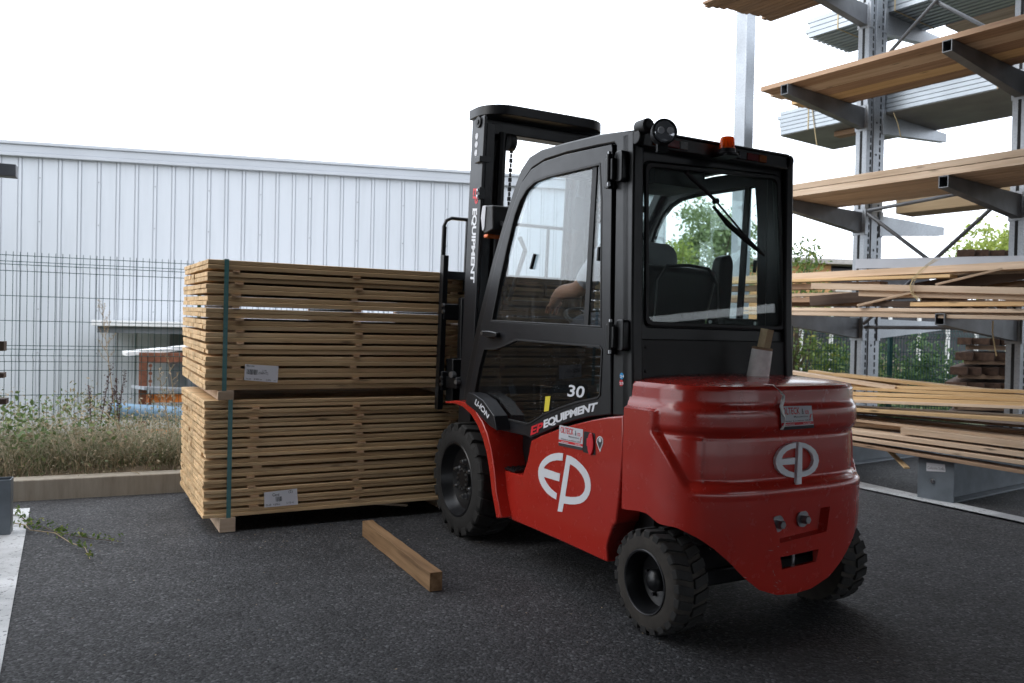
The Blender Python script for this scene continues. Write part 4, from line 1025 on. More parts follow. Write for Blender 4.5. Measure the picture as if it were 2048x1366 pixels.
def paper(root, corners, handwriting, hw_pos, bars, parent_y=-.0165):
    f = lambda px, py, dy=0: (lambda p: Vector((p.x, parent_y-dy, p.z)))(BF.at(px, py, 'y', parent_y))
    mb = MB(); vs = [f(*c) for c in corners]; mb.add(vs+[v+Vector((0, .001, 0)) for v in vs], [(0, 1, 2, 3), (7, 6, 5, 4), (0, 4, 5, 1), (1, 5, 6, 2), (2, 6, 7, 3), (3, 7, 4, 0)])
    lab = mb.build('paper_label', M['paper'], root)
    (ax, ay), (bx, by), (cx, cy), (dx, dy) = corners
    def bl(u, v): return ((ax*(1-u)+bx*u)*(1-v)+(dx*(1-u)+cx*u)*v, (ay*(1-u)+by*u)*(1-v)+(dy*(1-u)+cy*u)*v)
    def P(u, v): return f(*bl(u, v), .0012)
    mb = MB(); rg = random.Random(4)
    u = bars[0]
    while u < bars[1]:
        w = rg.choice((.006, .012, .02)); mb.add([P(u, bars[2]), P(u+w, bars[2]), P(u+w, bars[3]), P(u, bars[3])], [(0, 1, 2, 3)]); u += w+rg.choice((.008, .014))
    mb.build('barcode', M['ink'], lab)
    for txt, u0, u1, v0, v1 in handwriting:
        text_on('label_writing', txt, [bl(u0, v0), bl(u1, v0)], [bl(u0, v1), bl(u1, v1)], lambda px, py: f(px, py, .0013), M['ink'], lab, bold=.0)
paper(upb, [(490, 728), (557, 732), (555, 765), (488, 760)], [('(GENT)', .42, .70, .60, .42), ('2.70', .52, .65, .38, .30), ('Bois', .05, .28, .14, .03), ('27x100', .05, .2, .95, .86), ('4.000 m', .28, .52, .93, .84), ('2.376', .66, .8, .95, .84), ('m3', .88, .94, .93, .86)], None, (.06, .38, .30, .62))
paper(low, [(528, 985), (594, 977), (596, 1009), (529, 1015)], [('Gent', .25, .46, .33, .13), ('(2)', .74, .86, .26, .05), ('22x100', .04, .2, .92, .80), ('4.000 m', .26, .46, .92, .80), ('2.112 m3', .66, .88, .88, .76)], None, (.34, .52, .38, .68))

# timber on the ground and a splinter stick
a, b = WD.at(724, 1041, 'z', .088), WD.at(747, 1039, 'z', .088); c, d = WD.at(862, 1145, 'z', .088), WD.at(883, 1141, 'z', .088)
cen0, cen1 = (a+b)/2, (c+d)/2; dirv = (cen1-cen0); L_ = dirv.length; ang = math.atan2(dirv.y, dirv.x)
mb = MB(); n = 14; V = []
for i in range(n+1):
    t = i/n*L_; w = .029+random.uniform(-.0018, .0018); h = .086+random.uniform(-.004, .0015)
    V += [(t, -w, .001), (t, w, .001), (t, w, h), (t, -w, h)]
F = [(0, 1, 2, 3), (4*n+3, 4*n+2, 4*n+1, 4*n)]+[(4*i+j, 4*i+(j+1) % 4, 4*i+4+(j+1) % 4, 4*i+4+j) for i in range(n) for j in range(4)]
o = mb.add(V, F).build('dunnage_timber', M['dunnage'], None, bevel=.002, loc=(cen0.x, cen0.y, 0), rot=(0, 0, ang)); tag(o, 'thick dirty timber offcut lying alone on the asphalt in front of the bundles', 'timber')
a, b = W_(717, 1005, .02), W_(814, 1011, .03)
dv = b-a; mb = MB(); mb.box((dv.length/2, 0, 0), (dv.length, .022, .014)); o = mb.build('loose_stick', M['plank'], None, loc=a, rot=(0, R(-2), math.atan2(dv.y, dv.x))); tag(o, 'thin pale stick lying against the foot of the lower bundle', 'stick')
# tape spool on the forklift
p = FL.at(1515, 765, 'x', .06); p.z = max(p.z, .982); pw = FL.world(p)
sp = empty('tape_spool', pw); sp.scale = (1.14, 1.14, 1.14); sp.rotation_euler = (R(3), R(7), 0); tag(sp, 'white spool of packing tape and wooden block standing on the red counterweight', 'spool')
prf = [(.0415, 0)]
for i in range(28): prf += [(.0400+.0006*(i % 2)-i*.00009, .003+i*.0036)]
MB().lathe(prf+[(.034, .107), (0, .107)], (0, 0, 0), n=40).build('tape_winding', M['spool'], sp, True, ang=50)
MB().lathe([(.038, .104), (.0385, .110), (.034, .113), (.018, .112), (.018, .05)], (0, 0, 0), n=32, cap=False).build('spool_core', M['brownplank'], sp, True)
mb = MB(); mb.box((0, .0, .125), (.032, .036, .115)); mb.build('wooden_block', M['glulam'], sp, rot=(0, R(3), .5), bevel=.001)
pth = [(1530, 768), (1546, 769), (1556, 778), (1561, 790), (1559, 802), (1556, 812), (1559, 824), (1564, 835), (1563, 847), (1557, 858)]
fq = on_cw(.016); V = []; 
for i, (px, py) in enumerate(pth):
    p_ = FL.at(px, py, 'z', .985) if py < 785 else fq(px, py)
    if py < 785: p_.z = .985
    ang_ = .4+i*.55; w_ = .010
    dv = Vector((-.3*math.sin(ang_), math.cos(ang_), 0))*w_
    V += [FL.world(p_-dv), FL.world(p_+dv)]
mb = MB(); 
mb.add(V, [(2*i, 2*i+1, 2*i+3, 2*i+2) for i in range(len(pth)-1)])
tt = mb.build('tape_tail', M['spool'], None, True); tt.parent = sp; bpy.context.view_layer.update(); tt.matrix_parent_inverse = sp.matrix_world.inverted()
md = tt.modifiers.new('s', 'SOLIDIFY'); md.thickness = .001
# =================================================================== WAREHOUSE
ORD = ['first', 'second', 'third', 'fourth', 'fifth', 'sixth', 'seventh', 'eighth', 'ninth', 'tenth', 'eleventh', 'twelfth', 'thirteenth', 'fourteenth', 'fifteenth', 'sixteenth', 'seventeenth', 'eighteenth', 'nineteenth', 'twentieth']
WF = Frame(-7.19, 11.5, R(21))
wh = empty('warehouse', (WF.x, WF.y, 0), WF.a); tag(wh, 'long low warehouse clad in pale ribbed metal sheeting behind the wire fence', 'building')
WX0, WX1 = -2.0, 10.6
zt_a = WF.at(0, 311, 'y', 0).z; zt_b = WF.at(940, 368, 'y', 0).z
def ztop(x):
    xa, xb = 0., WF.at(940, 368, 'y', 0).x; return zt_a+(zt_b-zt_a)*(x-xa)/(xb-xa)
pit = .25; V = []; F = []; x = WX0; prof = []
while x < WX1:
    prof += [(x, 0), (x+pit-.060, 0), (x+pit-.058, .014), (x+pit-.050, .014), (x+pit-.046, -.010), (x+pit-.014, -.010), (x+pit-.010, .014), (x+pit-.002, .014)]; x += pit
n = len(prof)
for (a, b) in prof: V += [(a, b, -.6), (a, b, ztop(a)+.02)]
F = [(2*i, 2*i+2, 2*i+3, 2*i+1) for i in range(n-1)]
mb = MB().add(V, F); mb.bb((WX0, .03, -.6), (WX1, 8, 2.6)); mb.build('wall_cladding', M['cladding'], wh)
mb = MB()
for i in range(int((WX1-WX0)/pit)):
    for k in range(6):
        if i % 3 and k % 3: continue
        mb.lathe([(.008, 0), (.008, .006), (0, .007)], (WX0+(i+1)*pit-.030, -.028, .1+k*.62), (0, -1, 0), 8)
mb.build('cladding_screws', M['galv_dark'], wh)['kind'] = 'stuff'
def strip(z0, z1, y0, y1, nm, mt):
    m_ = MB(); vs = []
    for xx in (WX0, WX1+.05):
        t = ztop(xx); vs += [(xx, y0, t+z0), (xx, y1, t+z0), (xx, y1, t+z1), (xx, y0, t+z1)]
    m_.add(vs, [(0, 1, 2, 3), (7, 6, 5, 4), (0, 4, 5, 1), (1, 5, 6, 2), (2, 6, 7, 3), (3, 7, 4, 0)]); return m_.build(nm, M[mt], wh, bevel=.006)
MB().bb((-14, .5, -.6), (WX0-.01, 6, 1.7)).build('reflection_wing', M['cladding'], wh, bevel=.01)  # unseen low block added for the grey band mirrored in the door glass
strip(0, .05, -.075, .02, 'drip_edge', 'trim'); strip(.052, .16, -.06, .02, 'fascia', 'trim'); strip(.162, .21, -.085, .4, 'roof_edge', 'trim')
# canopy on the warehouse wall
p0 = WF.at(183, 640, 'y', -1.6); p1 = WF.at(360, 648, 'y', -1.6)
cp = empty('wall_canopy', WF.world((p0.x, -1.6, 0)), WF.a); tag(cp, 'flat white edged canopy against the warehouse wall, left of the bundles', 'canopy')
MB().bb((0, 0, p0.z-.07), (5.2, 1.55, p0.z)).build('canopy_roof', M['whitepanel'], cp, bevel=.005)
MB().bb((.06, .08, p0.z-.16), (5.1, 1.5, p0.z-.075)).build('canopy_frame', M['galv_dark'], cp)
for xx in (1.15, 3.0, 4.9): MB().bb((xx, .35, -.5), (xx+.08, .43, p0.z-.162)).build('canopy_post', M['galv_dark'], cp)
mb = MB(); mb.bb((.9, 1.0, .2), (5.0, 1.03, p0.z-.17)); mb.build('canopy_back_panel', M['galv_dark'], cp)
a, b = WD.at(248, 707, 'y', 9.2), WD.at(368, 690, 'y', 9.6)
o = MB().beam(a, b+Vector((.5, .2, .03)), .5, .04).build('leaning_panel', M['whitepanel']); tag(o, 'thin white sloping panel lying on the rusty frame below the canopy', 'panel')
# rusty frame with orange beam, blue pipe
rf = empty('pallet_frame', WD.at(290, 860, 'y', 8.9), WF.a); tag(rf, 'rusty steel frame with bright orange cross beams behind the fence', 'frame')
org = rf.location.copy()
def LP(px, py, d=8.9): return (Matrix.Rotation(-WF.a, 3, 'Z') @ (WD.at(px, py, 'y', d)-org))
q = LP(287, 705); 
MB().bb((q.x-.04, -.04, -1.2), (q.x+.04, .04, q.z)).build('post', M['rust'], rf)
MB().bb((q.x+1.7, -.04, -1.2), (q.x+1.78, .04, q.z)).build('post', M['rust'], rf)
MB().bb((q.x, -.035, q.z-.11), (q.x+1.8, .035, q.z+.0)).build('top_beam', M['rust'], rf)
q2 = LP(287, 788); MB().bb((q.x+.04, -.045, q2.z-.09), (q.x+1.7, -.01, q2.z)).build('orange_beam', M['orange'], rf, bevel=.004)
q3 = LP(300, 858); MB().bb((q.x+.04, -.045, q3.z-.10), (q.x+1.7, -.01, q3.z)).build('orange_beam', M['orange'], rf, bevel=.004)
mb = MB()
for k in range(16):
    z = q.z-.14-k*.042; mb.lathe([(.020, -.006), (.020, .006)], (q.x+.075, -.05, z), (1, 0, 0) if k % 2 else (0, 1, 0), 10)
mb.build('hanging_chain', M['rust'], rf)
a, b = WD.at(222, 822, 'y', 8.3), WD.at(366, 830, 'y', 8.7)
o = MB().tube([a, b+(b-a)*.6], .085, 20).build('blue_pipe', M['bluepaint'], None, True, ang=40); tag(o, 'light blue pipe lying behind the weeds below the orange beam', 'pipe')
a, b = WD.at(275, 775, 'y', 8.75), WD.at(366, 779, 'y', 9.1)
o = MB().beam(a, b+(b-a)*.6, .35, .03).build('steel_shelf_sheet', M['galv']); tag(o, 'thin grey metal sheet on top of the upper orange beam', 'sheet')

# =================================================================== FENCES
def fence(name, label, fr_, x0, x1, zb, zt, mt, posts, wire_r=.0022, pitch=.05, top_spikes=.03, folds=(0, .5)):
    root = empty(name, (fr_.x, fr_.y, 0), fr_.a); tag(root, label, 'fence', 'green wire mesh fences')
    H = zt-zb
    def yo(z):
        t = (zt-z)
        for f in (.075, .075+H*.46, ):
            if abs(t-f) < .05: return -.028*(1-abs(t-f)/.05)
        return 0
    zs = [zb, zt-.125-H*.46, zt-.075-H*.46, zt-.025-H*.46, zt-.125, zt-.075, zt-.025, zt, zt+top_spikes]
    mb = MB(); x = x0
    while x <= x1:
        pts = [(x, yo(z), z) for z in zs]; r = wire_r; vs = []
        for (a, b, c) in pts: vs += [(a-r, b-r, c), (a+r, b-r, c), (a+r, b+r, c), (a-r, b+r, c)]
        k = len(pts); fs = [(4*i+j, 4*i+(j+1) % 4, 4*i+4+(j+1) % 4, 4*i+4+j) for i in range(k-1) for j in range(4)]
        mb.add(vs, fs); x += pitch
    hz = [zt, zt-.05, zt-.075, zt-.125]; z = zt-.125-.2
    while z > zb:
        hz.append(z); z -= .2
    hz += [zt-.025-H*.46, zt-.075-H*.46, zt-.125-H*.46]
    for z in hz: mb.bb((x0, yo(z)-wire_r*2.2, z-wire_r*1.2), (x1, yo(z)-wire_r*.2, z+wire_r*1.2))
    o = mb.build('mesh_panel', M[mt], root)
    for xx in posts:
        MB().bb((xx-.03, .008, zb-.3), (xx+.03, .065, zt+.04)).build('post', M[mt], root, bevel=.004)
FF = Frame(-3.97, 6.6, KA)
fence('wire_fence', 'green wire mesh fence with spiked top behind the weeds and timber bundles', FF, -3.0, 7.2, .10, 1.685, 'greenwire', (-2.6, 7.0))
p = WD.at(1782, 752, 'y', 12.1); F2 = Frame(p.x, p.y, R(12))
zt2_ = F2.at(1782, 660, 'y', 0).z
fence('wire_fence', 'dark green wire mesh fence among the bushes seen behind the storage rack', F2, -7.5, 6.5, -.45, zt2_, 'greenwire', (-5., -2.5, 0.0, 2.5, 5), wire_r=.004)

# =================================================================== PLANTS
def leaf_quads(n, cfun, size, flat=.35, rng=RNG, aspect=.55):
    """n small leaf-shaped faces; cfun returns their centres."""
    c = cfun(n); a = rng.normal(size=(n, 3)); a /= np.linalg.norm(a, axis=1)[:, None]
    b = rng.normal(size=(n, 3)); b -= a*np.sum(a*b, 1)[:, None]; b /= np.linalg.norm(b, axis=1)[:, None]
    s = size*rng.uniform(.6, 1.3, n)[:, None]
    u = a*s; v = b*s*aspect; w = np.cross(a, b)*s*.15
    return np.stack([c-u, c+v*.9+w, c+u*1.1, c-v*.9+w], 1)
def quads_obj(name, arr, mat, parent=None):
    n = len(arr); me = bpy.data.meshes.new(name); me.vertices.add(n*4); me.vertices.foreach_set('co', arr.reshape(-1))
    me.loops.add(n*4); me.loops.foreach_set('vertex_index', np.arange(n*4)); me.polygons.add(n)
    me.polygons.foreach_set('loop_start', np.arange(n)*4); me.polygons.foreach_set('loop_total', np.full(n, 4)); me.update()
    return link(name, me, mat, parent)
def blades(n, base, h, lean, w, rng=RNG, seg=3):
    """Curved grass blades as strips of quads; returns separate quads chained by shared positions."""
    V = []; F = []
    for i in range(n):
        b = base(i); a = rng.uniform(0, 2*math.pi); d = np.array([math.cos(a), math.sin(a)]); hh = h*rng.uniform(.45, 1.15); ln = lean*rng.uniform(.2, 1.3)*hh; sd = np.array([-d[1], d[0]])*w*.5*rng.uniform(.6, 1.3)
        o = len(V)
        for k in range(seg+1):
            t = k/seg; c = b[:2]+d*ln*t*t; z = b[2]+hh*(t-.25*t*t*min(1, lean)); ww = (1-t*.85)
            V += [(c[0]-sd[0]*ww, c[1]-sd[1]*ww, z), (c[0]+sd[0]*ww, c[1]+sd[1]*ww, z)]
        F += [(o+2*k, o+2*k+1, o+2*k+3, o+2*k+2) for k in range(seg)]
    return V, F
# weeds on the verge (too many to count)
def dens(x, y):
    return .55+.45*math.sin(x*1.7+.5)*math.sin(x*.9+y*2.0)
def wbase(i):
    while True:
        x = RNG.uniform(-1.5, 1.5); y = RNG.uniform(.17, 1.9)
        if RNG.random() < .35+.65*dens(x, y)*min(1, (y+.1)/.5): return np.array([x, y, verge_z(x, y)])
mb = MB()
for cnt, h, ln, w in ((6000, .20, 2.2, .006), (7000, .36, 1.7, .0045), (1300, .52, 1.2, .0035)):
    V, F = blades(cnt, wbase, h, ln, w, seg=4); mb.add(V, F)
me = bpy.data.meshes.new('weeds'); me.from_pydata(mb.v, [], mb.f)
wd_ = link('weeds', me, M['weeds'], None, loc=(K0[0], K0[1], 0), rot=(0, 0, KA)); tag(wd_, 'tangle of dry grass and weeds along the verge', kind='stuff')
def lc(n):
    k = 420; cs = np.array([wbase(0) for _ in range(k)]); cs[:, 2] += RNG.uniform(.02, .37, k)*RNG.uniform(.4, 1.3, k)*np.clip((cs[:, 1])/.6, .3, 1.)*np.clip(1.0-.35*cs[:, 0], .5, 1.25)
    i = RNG.integers(0, k, n); return cs[i]+RNG.normal(size=(n, 3))*np.array([.10, .09, .06])
arr = leaf_quads(17000, lc, .013)
gl_ = quads_obj('weed_leaves', arr, M['weeds']); gl_.location = (K0[0], K0[1], 0); gl_.rotation_euler = (0, 0, KA); tag(gl_, 'small grey green and straw leaves among the weeds', kind='stuff')
def brc(n):
    k = 60; cs = np.stack([RNG.uniform(-1.4, .1, k), RNG.uniform(.3, 1.1, k), RNG.uniform(.08, .46, k)], 1); cs[:, 2] *= np.clip(.85-.35*cs[:, 0], .55, 1.15); i = RNG.integers(0, k, n)
    c = cs[i]+RNG.normal(size=(n, 3))*np.array([.10, .08, .06]); c[:, 2] = np.abs(c[:, 2])+.1; return c
bl_ = quads_obj('bramble_leaves', leaf_quads(1600, brc, .019, aspect=.7), M['bramble']); bl_.location = (K0[0], K0[1], 0); bl_.rotation_euler = (0, 0, KA); tag(bl_, 'green bramble leaves mixed into the weeds at the left', kind='stuff')
# tall seeding weeds, each a plant
def stalk_plant(name, base, tip, spread, nbr, mat_s, mat_h, nhead, hs, label, cat='weed', grp=None, seed=1, br=(.35, 1.)):
    rg = random.Random(seed); base = Vector(base); tip = Vector(tip); root = empty(name, base); tag(root, label, cat, grp)
    ax = tip-base; L_ = ax.length; mid = base+ax*.5+Vector((rg.uniform(-.03, .03), 0, 0))
    def pt(t): return (base*(1-t)**2+mid*2*t*(1-t)+tip*t*t)-base
    mb = MB().tube([pt(k/8) for k in range(9)], [.0045*(1-k/11) for k in range(9)], 6); heads = []
    for i in range(nbr):
        t = br[0]+(br[1]-br[0])*i/max(1, nbr-1); p = pt(t); a = rg.uniform(0, 6.28); l_ = spread*rg.uniform(.5, 1.)*(1.15-t*.6)
        e = p+Vector((math.cos(a)*l_*.6, math.sin(a)*l_*.6, l_*.75)); m_ = p+(e-p)*.5+Vector((math.cos(a)*l_*.12, math.sin(a)*l_*.12, -.02*l_))
        mb.tube([p, m_, e], [.002, .0015, .001], 4)
        for k in range(nhead): 
            u = rg.uniform(.25, 1.05); heads.append(tuple((p*(1-u)+e*u)+Vector([rg.gauss(0, hs*1.2) for _ in range(3)])))
    mb.build('stem', M[mat_s], root)
    h_ = np.array(heads); quads_obj('seed_heads', leaf_quads(len(h_), lambda n: h_, hs, aspect=.7), M[mat_h], root)
    return root
D5 = 6.3
def gp(px, py, d): return WD.at(px, py, 'y', d)
stalk_plant('tall_dry_weed', gp(236, 860, D5), gp(205, 612, D5), .20, 16, 'straw', 'straw', 22, .0045, 'tallest dry straw coloured weed standing before the white edged canopy', grp='dead seeding weeds', seed=3, br=(.55, 1.))
for i, (a, b, c, d, lb) in enumerate(((182, 850, 178, 776, 'short dark red seed stalk, leftmost of the dark stalks before the wall'), (200, 855, 222, 732, 'tall leaning dark red seed stalk with its tip curving right'), (214, 858, 228, 780, 'dark red seed stalk half hidden between two taller dark ones'), (240, 862, 232, 760, 'dark red seed stalk just right of the tallest dry weed stem'), (238, 858, 250, 745, 'dark red seed stalk nearest the orange beam'))):
    stalk_plant('dock_stalk', gp(a, b, 6.2), gp(c, d, 6.2), .035, 12, 'dock', 'dock', 12, .0065, lb, grp='dark dock seed stalks', seed=10+i, br=(.3, 1.))
stalk_plant('dry_weed', gp(345, 900, 6.1), gp(318, 745, 6.1), .16, 12, 'straw', 'straw', 14, .005, 'straw coloured branching weed in front of the orange beam', grp='dead seeding weeds', seed=5)
stalk_plant('dry_weed', gp(352, 850, 6.3), gp(336, 718, 6.3), .14, 9, 'straw', 'straw', 12, .005, 'straw coloured weed close to the left end of the upper bundle', grp='dead seeding weeds', seed=6)
def runner(name, pxs, label, r=.004, mt='straw', leaves=0, z=None, d=None, grp=None):
    pts = [WD.at(px, py, 'z', z) if z is not None else WD.at(px, py, 'y', d) for px, py in pxs]; o0 = pts[0].copy(); root = empty(name, o0); tag(root, label, 'runner' if leaves else 'stem', grp)
    MB().tube([p-o0 for p in pts], [r*(1-.6*i/len(pts)) for i in range(len(pts))], 6).build('stem', M[mt], root, True)
    if leaves:
        P_ = np.array([list(p-o0) for p in pts])
        def cf(n):
            i = RNG.integers(0, len(P_)-1, n); t = RNG.random(n)[:, None]; c = P_[i]*(1-t)+P_[i+1]*t+RNG.normal(size=(n, 3))*.018; c[:, 2] = np.abs(c[:, 2])+.006; return c
        quads_obj('leaves', leaf_quads(leaves, cf, .014), M['leaf'], root)
runner('arching_stem', [(272, 925), (255, 885), (235, 850), (212, 825), (185, 814), (165, 815)], 'long dry stem arching over the weeds above the kerb', d=5.95)
runner('drooping_stem', [(262, 942), (275, 945), (287, 955), (295, 972)], 'short dry stem drooping over the kerb face', d=5.55, r=.003)
runner('creeper', [(10, 1030), (40, 1030), (55, 1045), (80, 1052), (115, 1065), (150, 1072), (190, 1078), (243, 1083)], 'long leafy creeper lying over the white line onto the asphalt', z=.012, r=.004, mt='bark', leaves=110, grp='creepers on the asphalt')
runner('creeper', [(10, 1043), (50, 1050), (60, 1060), (110, 1066), (140, 1085), (170, 1095), (180, 1118)], 'forked creeper stem with a pale tip lying on the asphalt', z=.016, r=.0035, mt='straw', leaves=60, grp='creepers on the asphalt')
for i, (px, py) in enumerate(((30, 990), (105, 993), (142, 988), (200, 990), (234, 984), (252, 987), (273, 978))):
    b = W_(px, py); h_ = .03+.02*(i % 3)
    V, F = blades(7, lambda k: np.array([b.x-b.x+random.uniform(-.015, .015), random.uniform(-.01, .01), 0]), h_*1.3, .8, .008)
    me = bpy.data.meshes.new('kerb_sprout'); me.from_pydata(V, [], F); o = link('kerb_sprout', me, M['leaf'], None, loc=b)
    tag(o, f'{ORD[i]} green sprout from the left growing at the foot of the kerb', 'sprout', 'green sprouts at the kerb foot')

def tree(name, label, base, h, cr, crown_c, crown_r, n, size, mat, cat='tree', grp=None, seed=1, holes=.3, limbs=9):
    rng = np.random.default_rng(seed); rg = random.Random(seed); base = Vector(base); root = empty(name, base); tag(root, label, cat, grp)
    cc = Vector(crown_c)-base; R3 = np.array(crown_r); mb = MB(); ends = []
    mb.tube([(0, 0, -.3), (rg.uniform(-.05, .05), 0, cc.z*.4), (cc.x*.7, cc.y*.7, cc.z)], [cr, cr*.75, cr*.35], 9)
    for i in range(limbs):
        a = rg.uniform(0, 6.28); e = cc+Vector((math.cos(a)*R3[0]*rg.uniform(.4, .9), math.sin(a)*R3[1]*rg.uniform(.4, .9), R3[2]*rg.uniform(-.6, .95)))
        s_ = Vector((cc.x*.5, cc.y*.5, max(.1, cc.z*rg.uniform(.35, .8)))); m_ = (s_+e)/2+Vector((rg.uniform(-.1, .1), 0, -.1*R3[2]))
        mb.tube([s_, m_, e], [cr*.4, cr*.22, cr*.06], 6); ends.append(e)
    mb.build('trunk', M['bark'], root, True)
    k = 60; cl = rng.normal(size=(k, 3)); cl /= np.linalg.norm(cl, axis=1)[:, None]; cl *= rng.uniform(.25, 1., k)[:, None]**.5
    cl = cl*R3+np.array(cc); cl = np.vstack([cl, np.array([list(e) for e in ends])]); rad = rng.uniform(.12, .3, len(cl))*R3.mean()
    def cf(m):
        i = rng.integers(0, len(cl), m); d = rng.normal(size=(m, 3)); return cl[i]+d*rad[i][:, None]*.55
    quads_obj('crown', leaf_quads(n, cf, size, rng=rng), M[mat], root)
def tpx(px, d, z): return Vector(((px-1024)/FPX*d, d, z))
def tz(px, py, d): return WD.at(px, py, 'y', d)
c = tz(1415, 500, 24); tree('garden_tree', 'large pale green tree seen through the rear cab window', (c.x, 24, -.5), 6, .16, (c.x+.2, 24, 2.9), (1.15, 1.2, 2.3), 9000, .075, 'leafpale', seed=2, grp='background trees')
c = tz(1350, 560, 21); tree('garden_tree', 'smaller yellow green tree at the left of the pale tree behind the cab', (c.x, 21, -.5), 4, .09, (c.x, 21, 2.2), (.5, .6, 1.3), 2400, .06, 'leafyellow', seed=3, grp='background trees')
c = tz(1620, 520, 11.5); tree('young_tree', 'slender young tree with sparse leafy shoots just right of the cab', (c.x-.35, 11.5, -.5), 3.2, .05, (c.x-.12, 11.5, 1.55), (.42, .4, 1.0), 1500, .035, 'leaf', seed=4, grp='background trees', limbs=14)
c = tz(1600, 700, 12.6); tree('shrub', 'bright leafy shrub with yellowing leaves below the rack arm beside the cab', (c.x, 12.4, -.5), 2, .04, (c.x+.25, 12.4, .45), (.95, .5, .75), 4200, .04, 'leaf', 'shrub', 'shrubs behind the rack', 5)
c = tz(1680, 730, 13.5); tree('shrub', 'dark green clipped shrub right behind the galvanised rack column', (c.x, 13.6, -.5), 2, .04, (c.x+.2, 13.6, .3), (.9, .5, .75), 5000, .035, 'leafdark', 'shrub', 'shrubs behind the rack', 6)
c = tz(1880, 720, 14); tree('shrub', 'rounded deep green shrub left of the brown timber stack', (c.x, 14.2, -.5), 2, .04, (c.x, 14.2, .30), (1.0, .6, .90), 6500, .04, 'leafdark', 'shrub', 'shrubs behind the rack', 7)
c = tz(1860, 765, 13); tree('shrub', 'low pale leaved shrub against the fence between rack columns', (c.x, 13.1, -.5), 1, .03, (c.x, 13.1, -.05), (.75, .4, .42), 3000, .04, 'leafpale', 'shrub', 'shrubs behind the rack', 8)
c = tz(1770, 740, 13.6); tree('shrub', 'thin brownish shrub just right of the green fence post', (c.x, 13.6, -.5), 1, .03, (c.x+.25, 13.9, .1), (.3, .3, .8), 900, .04, 'weeds', 'shrub', 'shrubs behind the rack', 9)
c = tz(1990, 450, 16); tree('garden_tree', 'yellow green tree top showing behind the brown timber stack', (c.x, 16, -.5), 4, .08, (c.x+.1, 16, 2.75), (.9, .7, .8), 2600, .055, 'leafyellow', seed=11, grp='background trees')
c = tz(2040, 480, 15); tree('garden_tree', 'yellow green tree reaching the right edge behind the rack', (c.x+.5, 15, -.5), 4, .08, (c.x+.5, 15, 2.7), (.8, .7, .9), 2200, .055, 'leafyellow', seed=12, grp='background trees')
for i, (px, lb) in enumerate(((1230, 'dark hedge mass behind the forklift cab'), (1500, 'dark hedge mass behind the grey steel post'))):
    c = tz(px, 650, 20); tree('hedge_bush', lb, (c.x, 20, -.5), 2, .05, (c.x+.6, 20, .5), (2.2, .8, 1.2), 5000, .06, 'leafdark', 'hedge', 'hedge bushes', 20+i)
# far houses
hf = Frame(9.6, 27, R(8)); ho = empty('orange_house', (hf.x, hf.y, 0), hf.a); tag(ho, 'low ochre building with a grey roof edge behind the young tree', 'building')
qa = hf.at(1597, 520, 'y', 0); qb = hf.at(1706, 522, 'y', 0)
MB().bb((qa.x-1.2, 0, -.5), (qa.x+1.15, 5, qa.z-.12)).build('wall', M['orangewall'], ho)
MB().bb((qa.x+1.15, .3, -.5), (qb.x+3.0, 5, qa.z-.20)).build('dark_wall', M['darksteel'], ho)
MB().bb((qa.x-1.4, -.4, qa.z-.12), (qb.x+3.2, 5.2, qa.z+.04)).build('roof', M['roofgrey'], ho)
MB().bb((qa.x+1.3, -.05, qa.z-1.0), (qb.x+2.6, .2, qa.z-.85)).build('window_ledge', M['cream'], ho)
wf_ = empty('slatted_screen', tz(1640, 660, 19), R(6)); tag(wf_, 'dark boarded garden screen with white posts beyond the shrubs', 'screen')
MB().bb((-.6, 0, -1.6), (4.6, .03, .75)).build('screen_boards', M['darksteel'], wf_)
for k in range(7): MB().bb((-.5+k*.72, -.06, -1.6), (-.43+k*.72, 0, .80)).build('post', M['whitepanel'], wf_)

# small debris on the asphalt: sawdust, chips, bits of leaf
def deb(n):
    k = RNG.random(n); a = np.stack([RNG.uniform(-2.2, 1.5, n), RNG.uniform(2.2, 5.0, n), np.full(n, .004)], 1)
    b = np.stack([RNG.normal(3.6, .45, n), RNG.normal(6.2, .5, n), np.full(n, .004)], 1); c = np.stack([RNG.normal(-1.3, .35, n), RNG.normal(4.5, .22, n), np.full(n, .004)], 1)
    return np.where((k < .35)[:, None], a, np.where((k < .8)[:, None], b, c))
db = leaf_quads(420, deb, .006, aspect=.5); db[:, :, 2] = .004+np.abs(db[:, :, 2]-.004)*.35
o = quads_obj('wood_chips', db, M['straw']); tag(o, 'scattered wood chips and sawdust on the asphalt', kind='stuff')
# =================================================================== GREY POST
p = WD.at(1486, 300, 'y', 9); gpz = empty('steel_post', (p.x, 9, 0), R(35)); tag(gpz, 'tall square galvanised steel post rising behind the cab', 'post')
MB().bb((-.075, -.075, 0), (.075, .075, 4.75)).build('shaft', M['galv'], gpz, bevel=.01)
for (px, sg) in ((1488, -1), (1503, 1)):
    q = WD.at(px, 110, 'y', 9); mb = MB().tube([(.025*math.cos(t*math.pi/8), 0, .03*math.sin(t*math.pi/8)) for t in range(17)], .004, 6, False)
    mb.build('eye_ring', M['steel'], gpz, True, loc=(-.068 if sg < 0 else .09, -.01 if sg < 0 else 0, q.z), rot=(0, 0, R(90 if sg < 0 else 0)))
MB().bb((-.11, -.11, 0), (.11, .11, .02)).build('foot_plate', M['galv'], gpz)

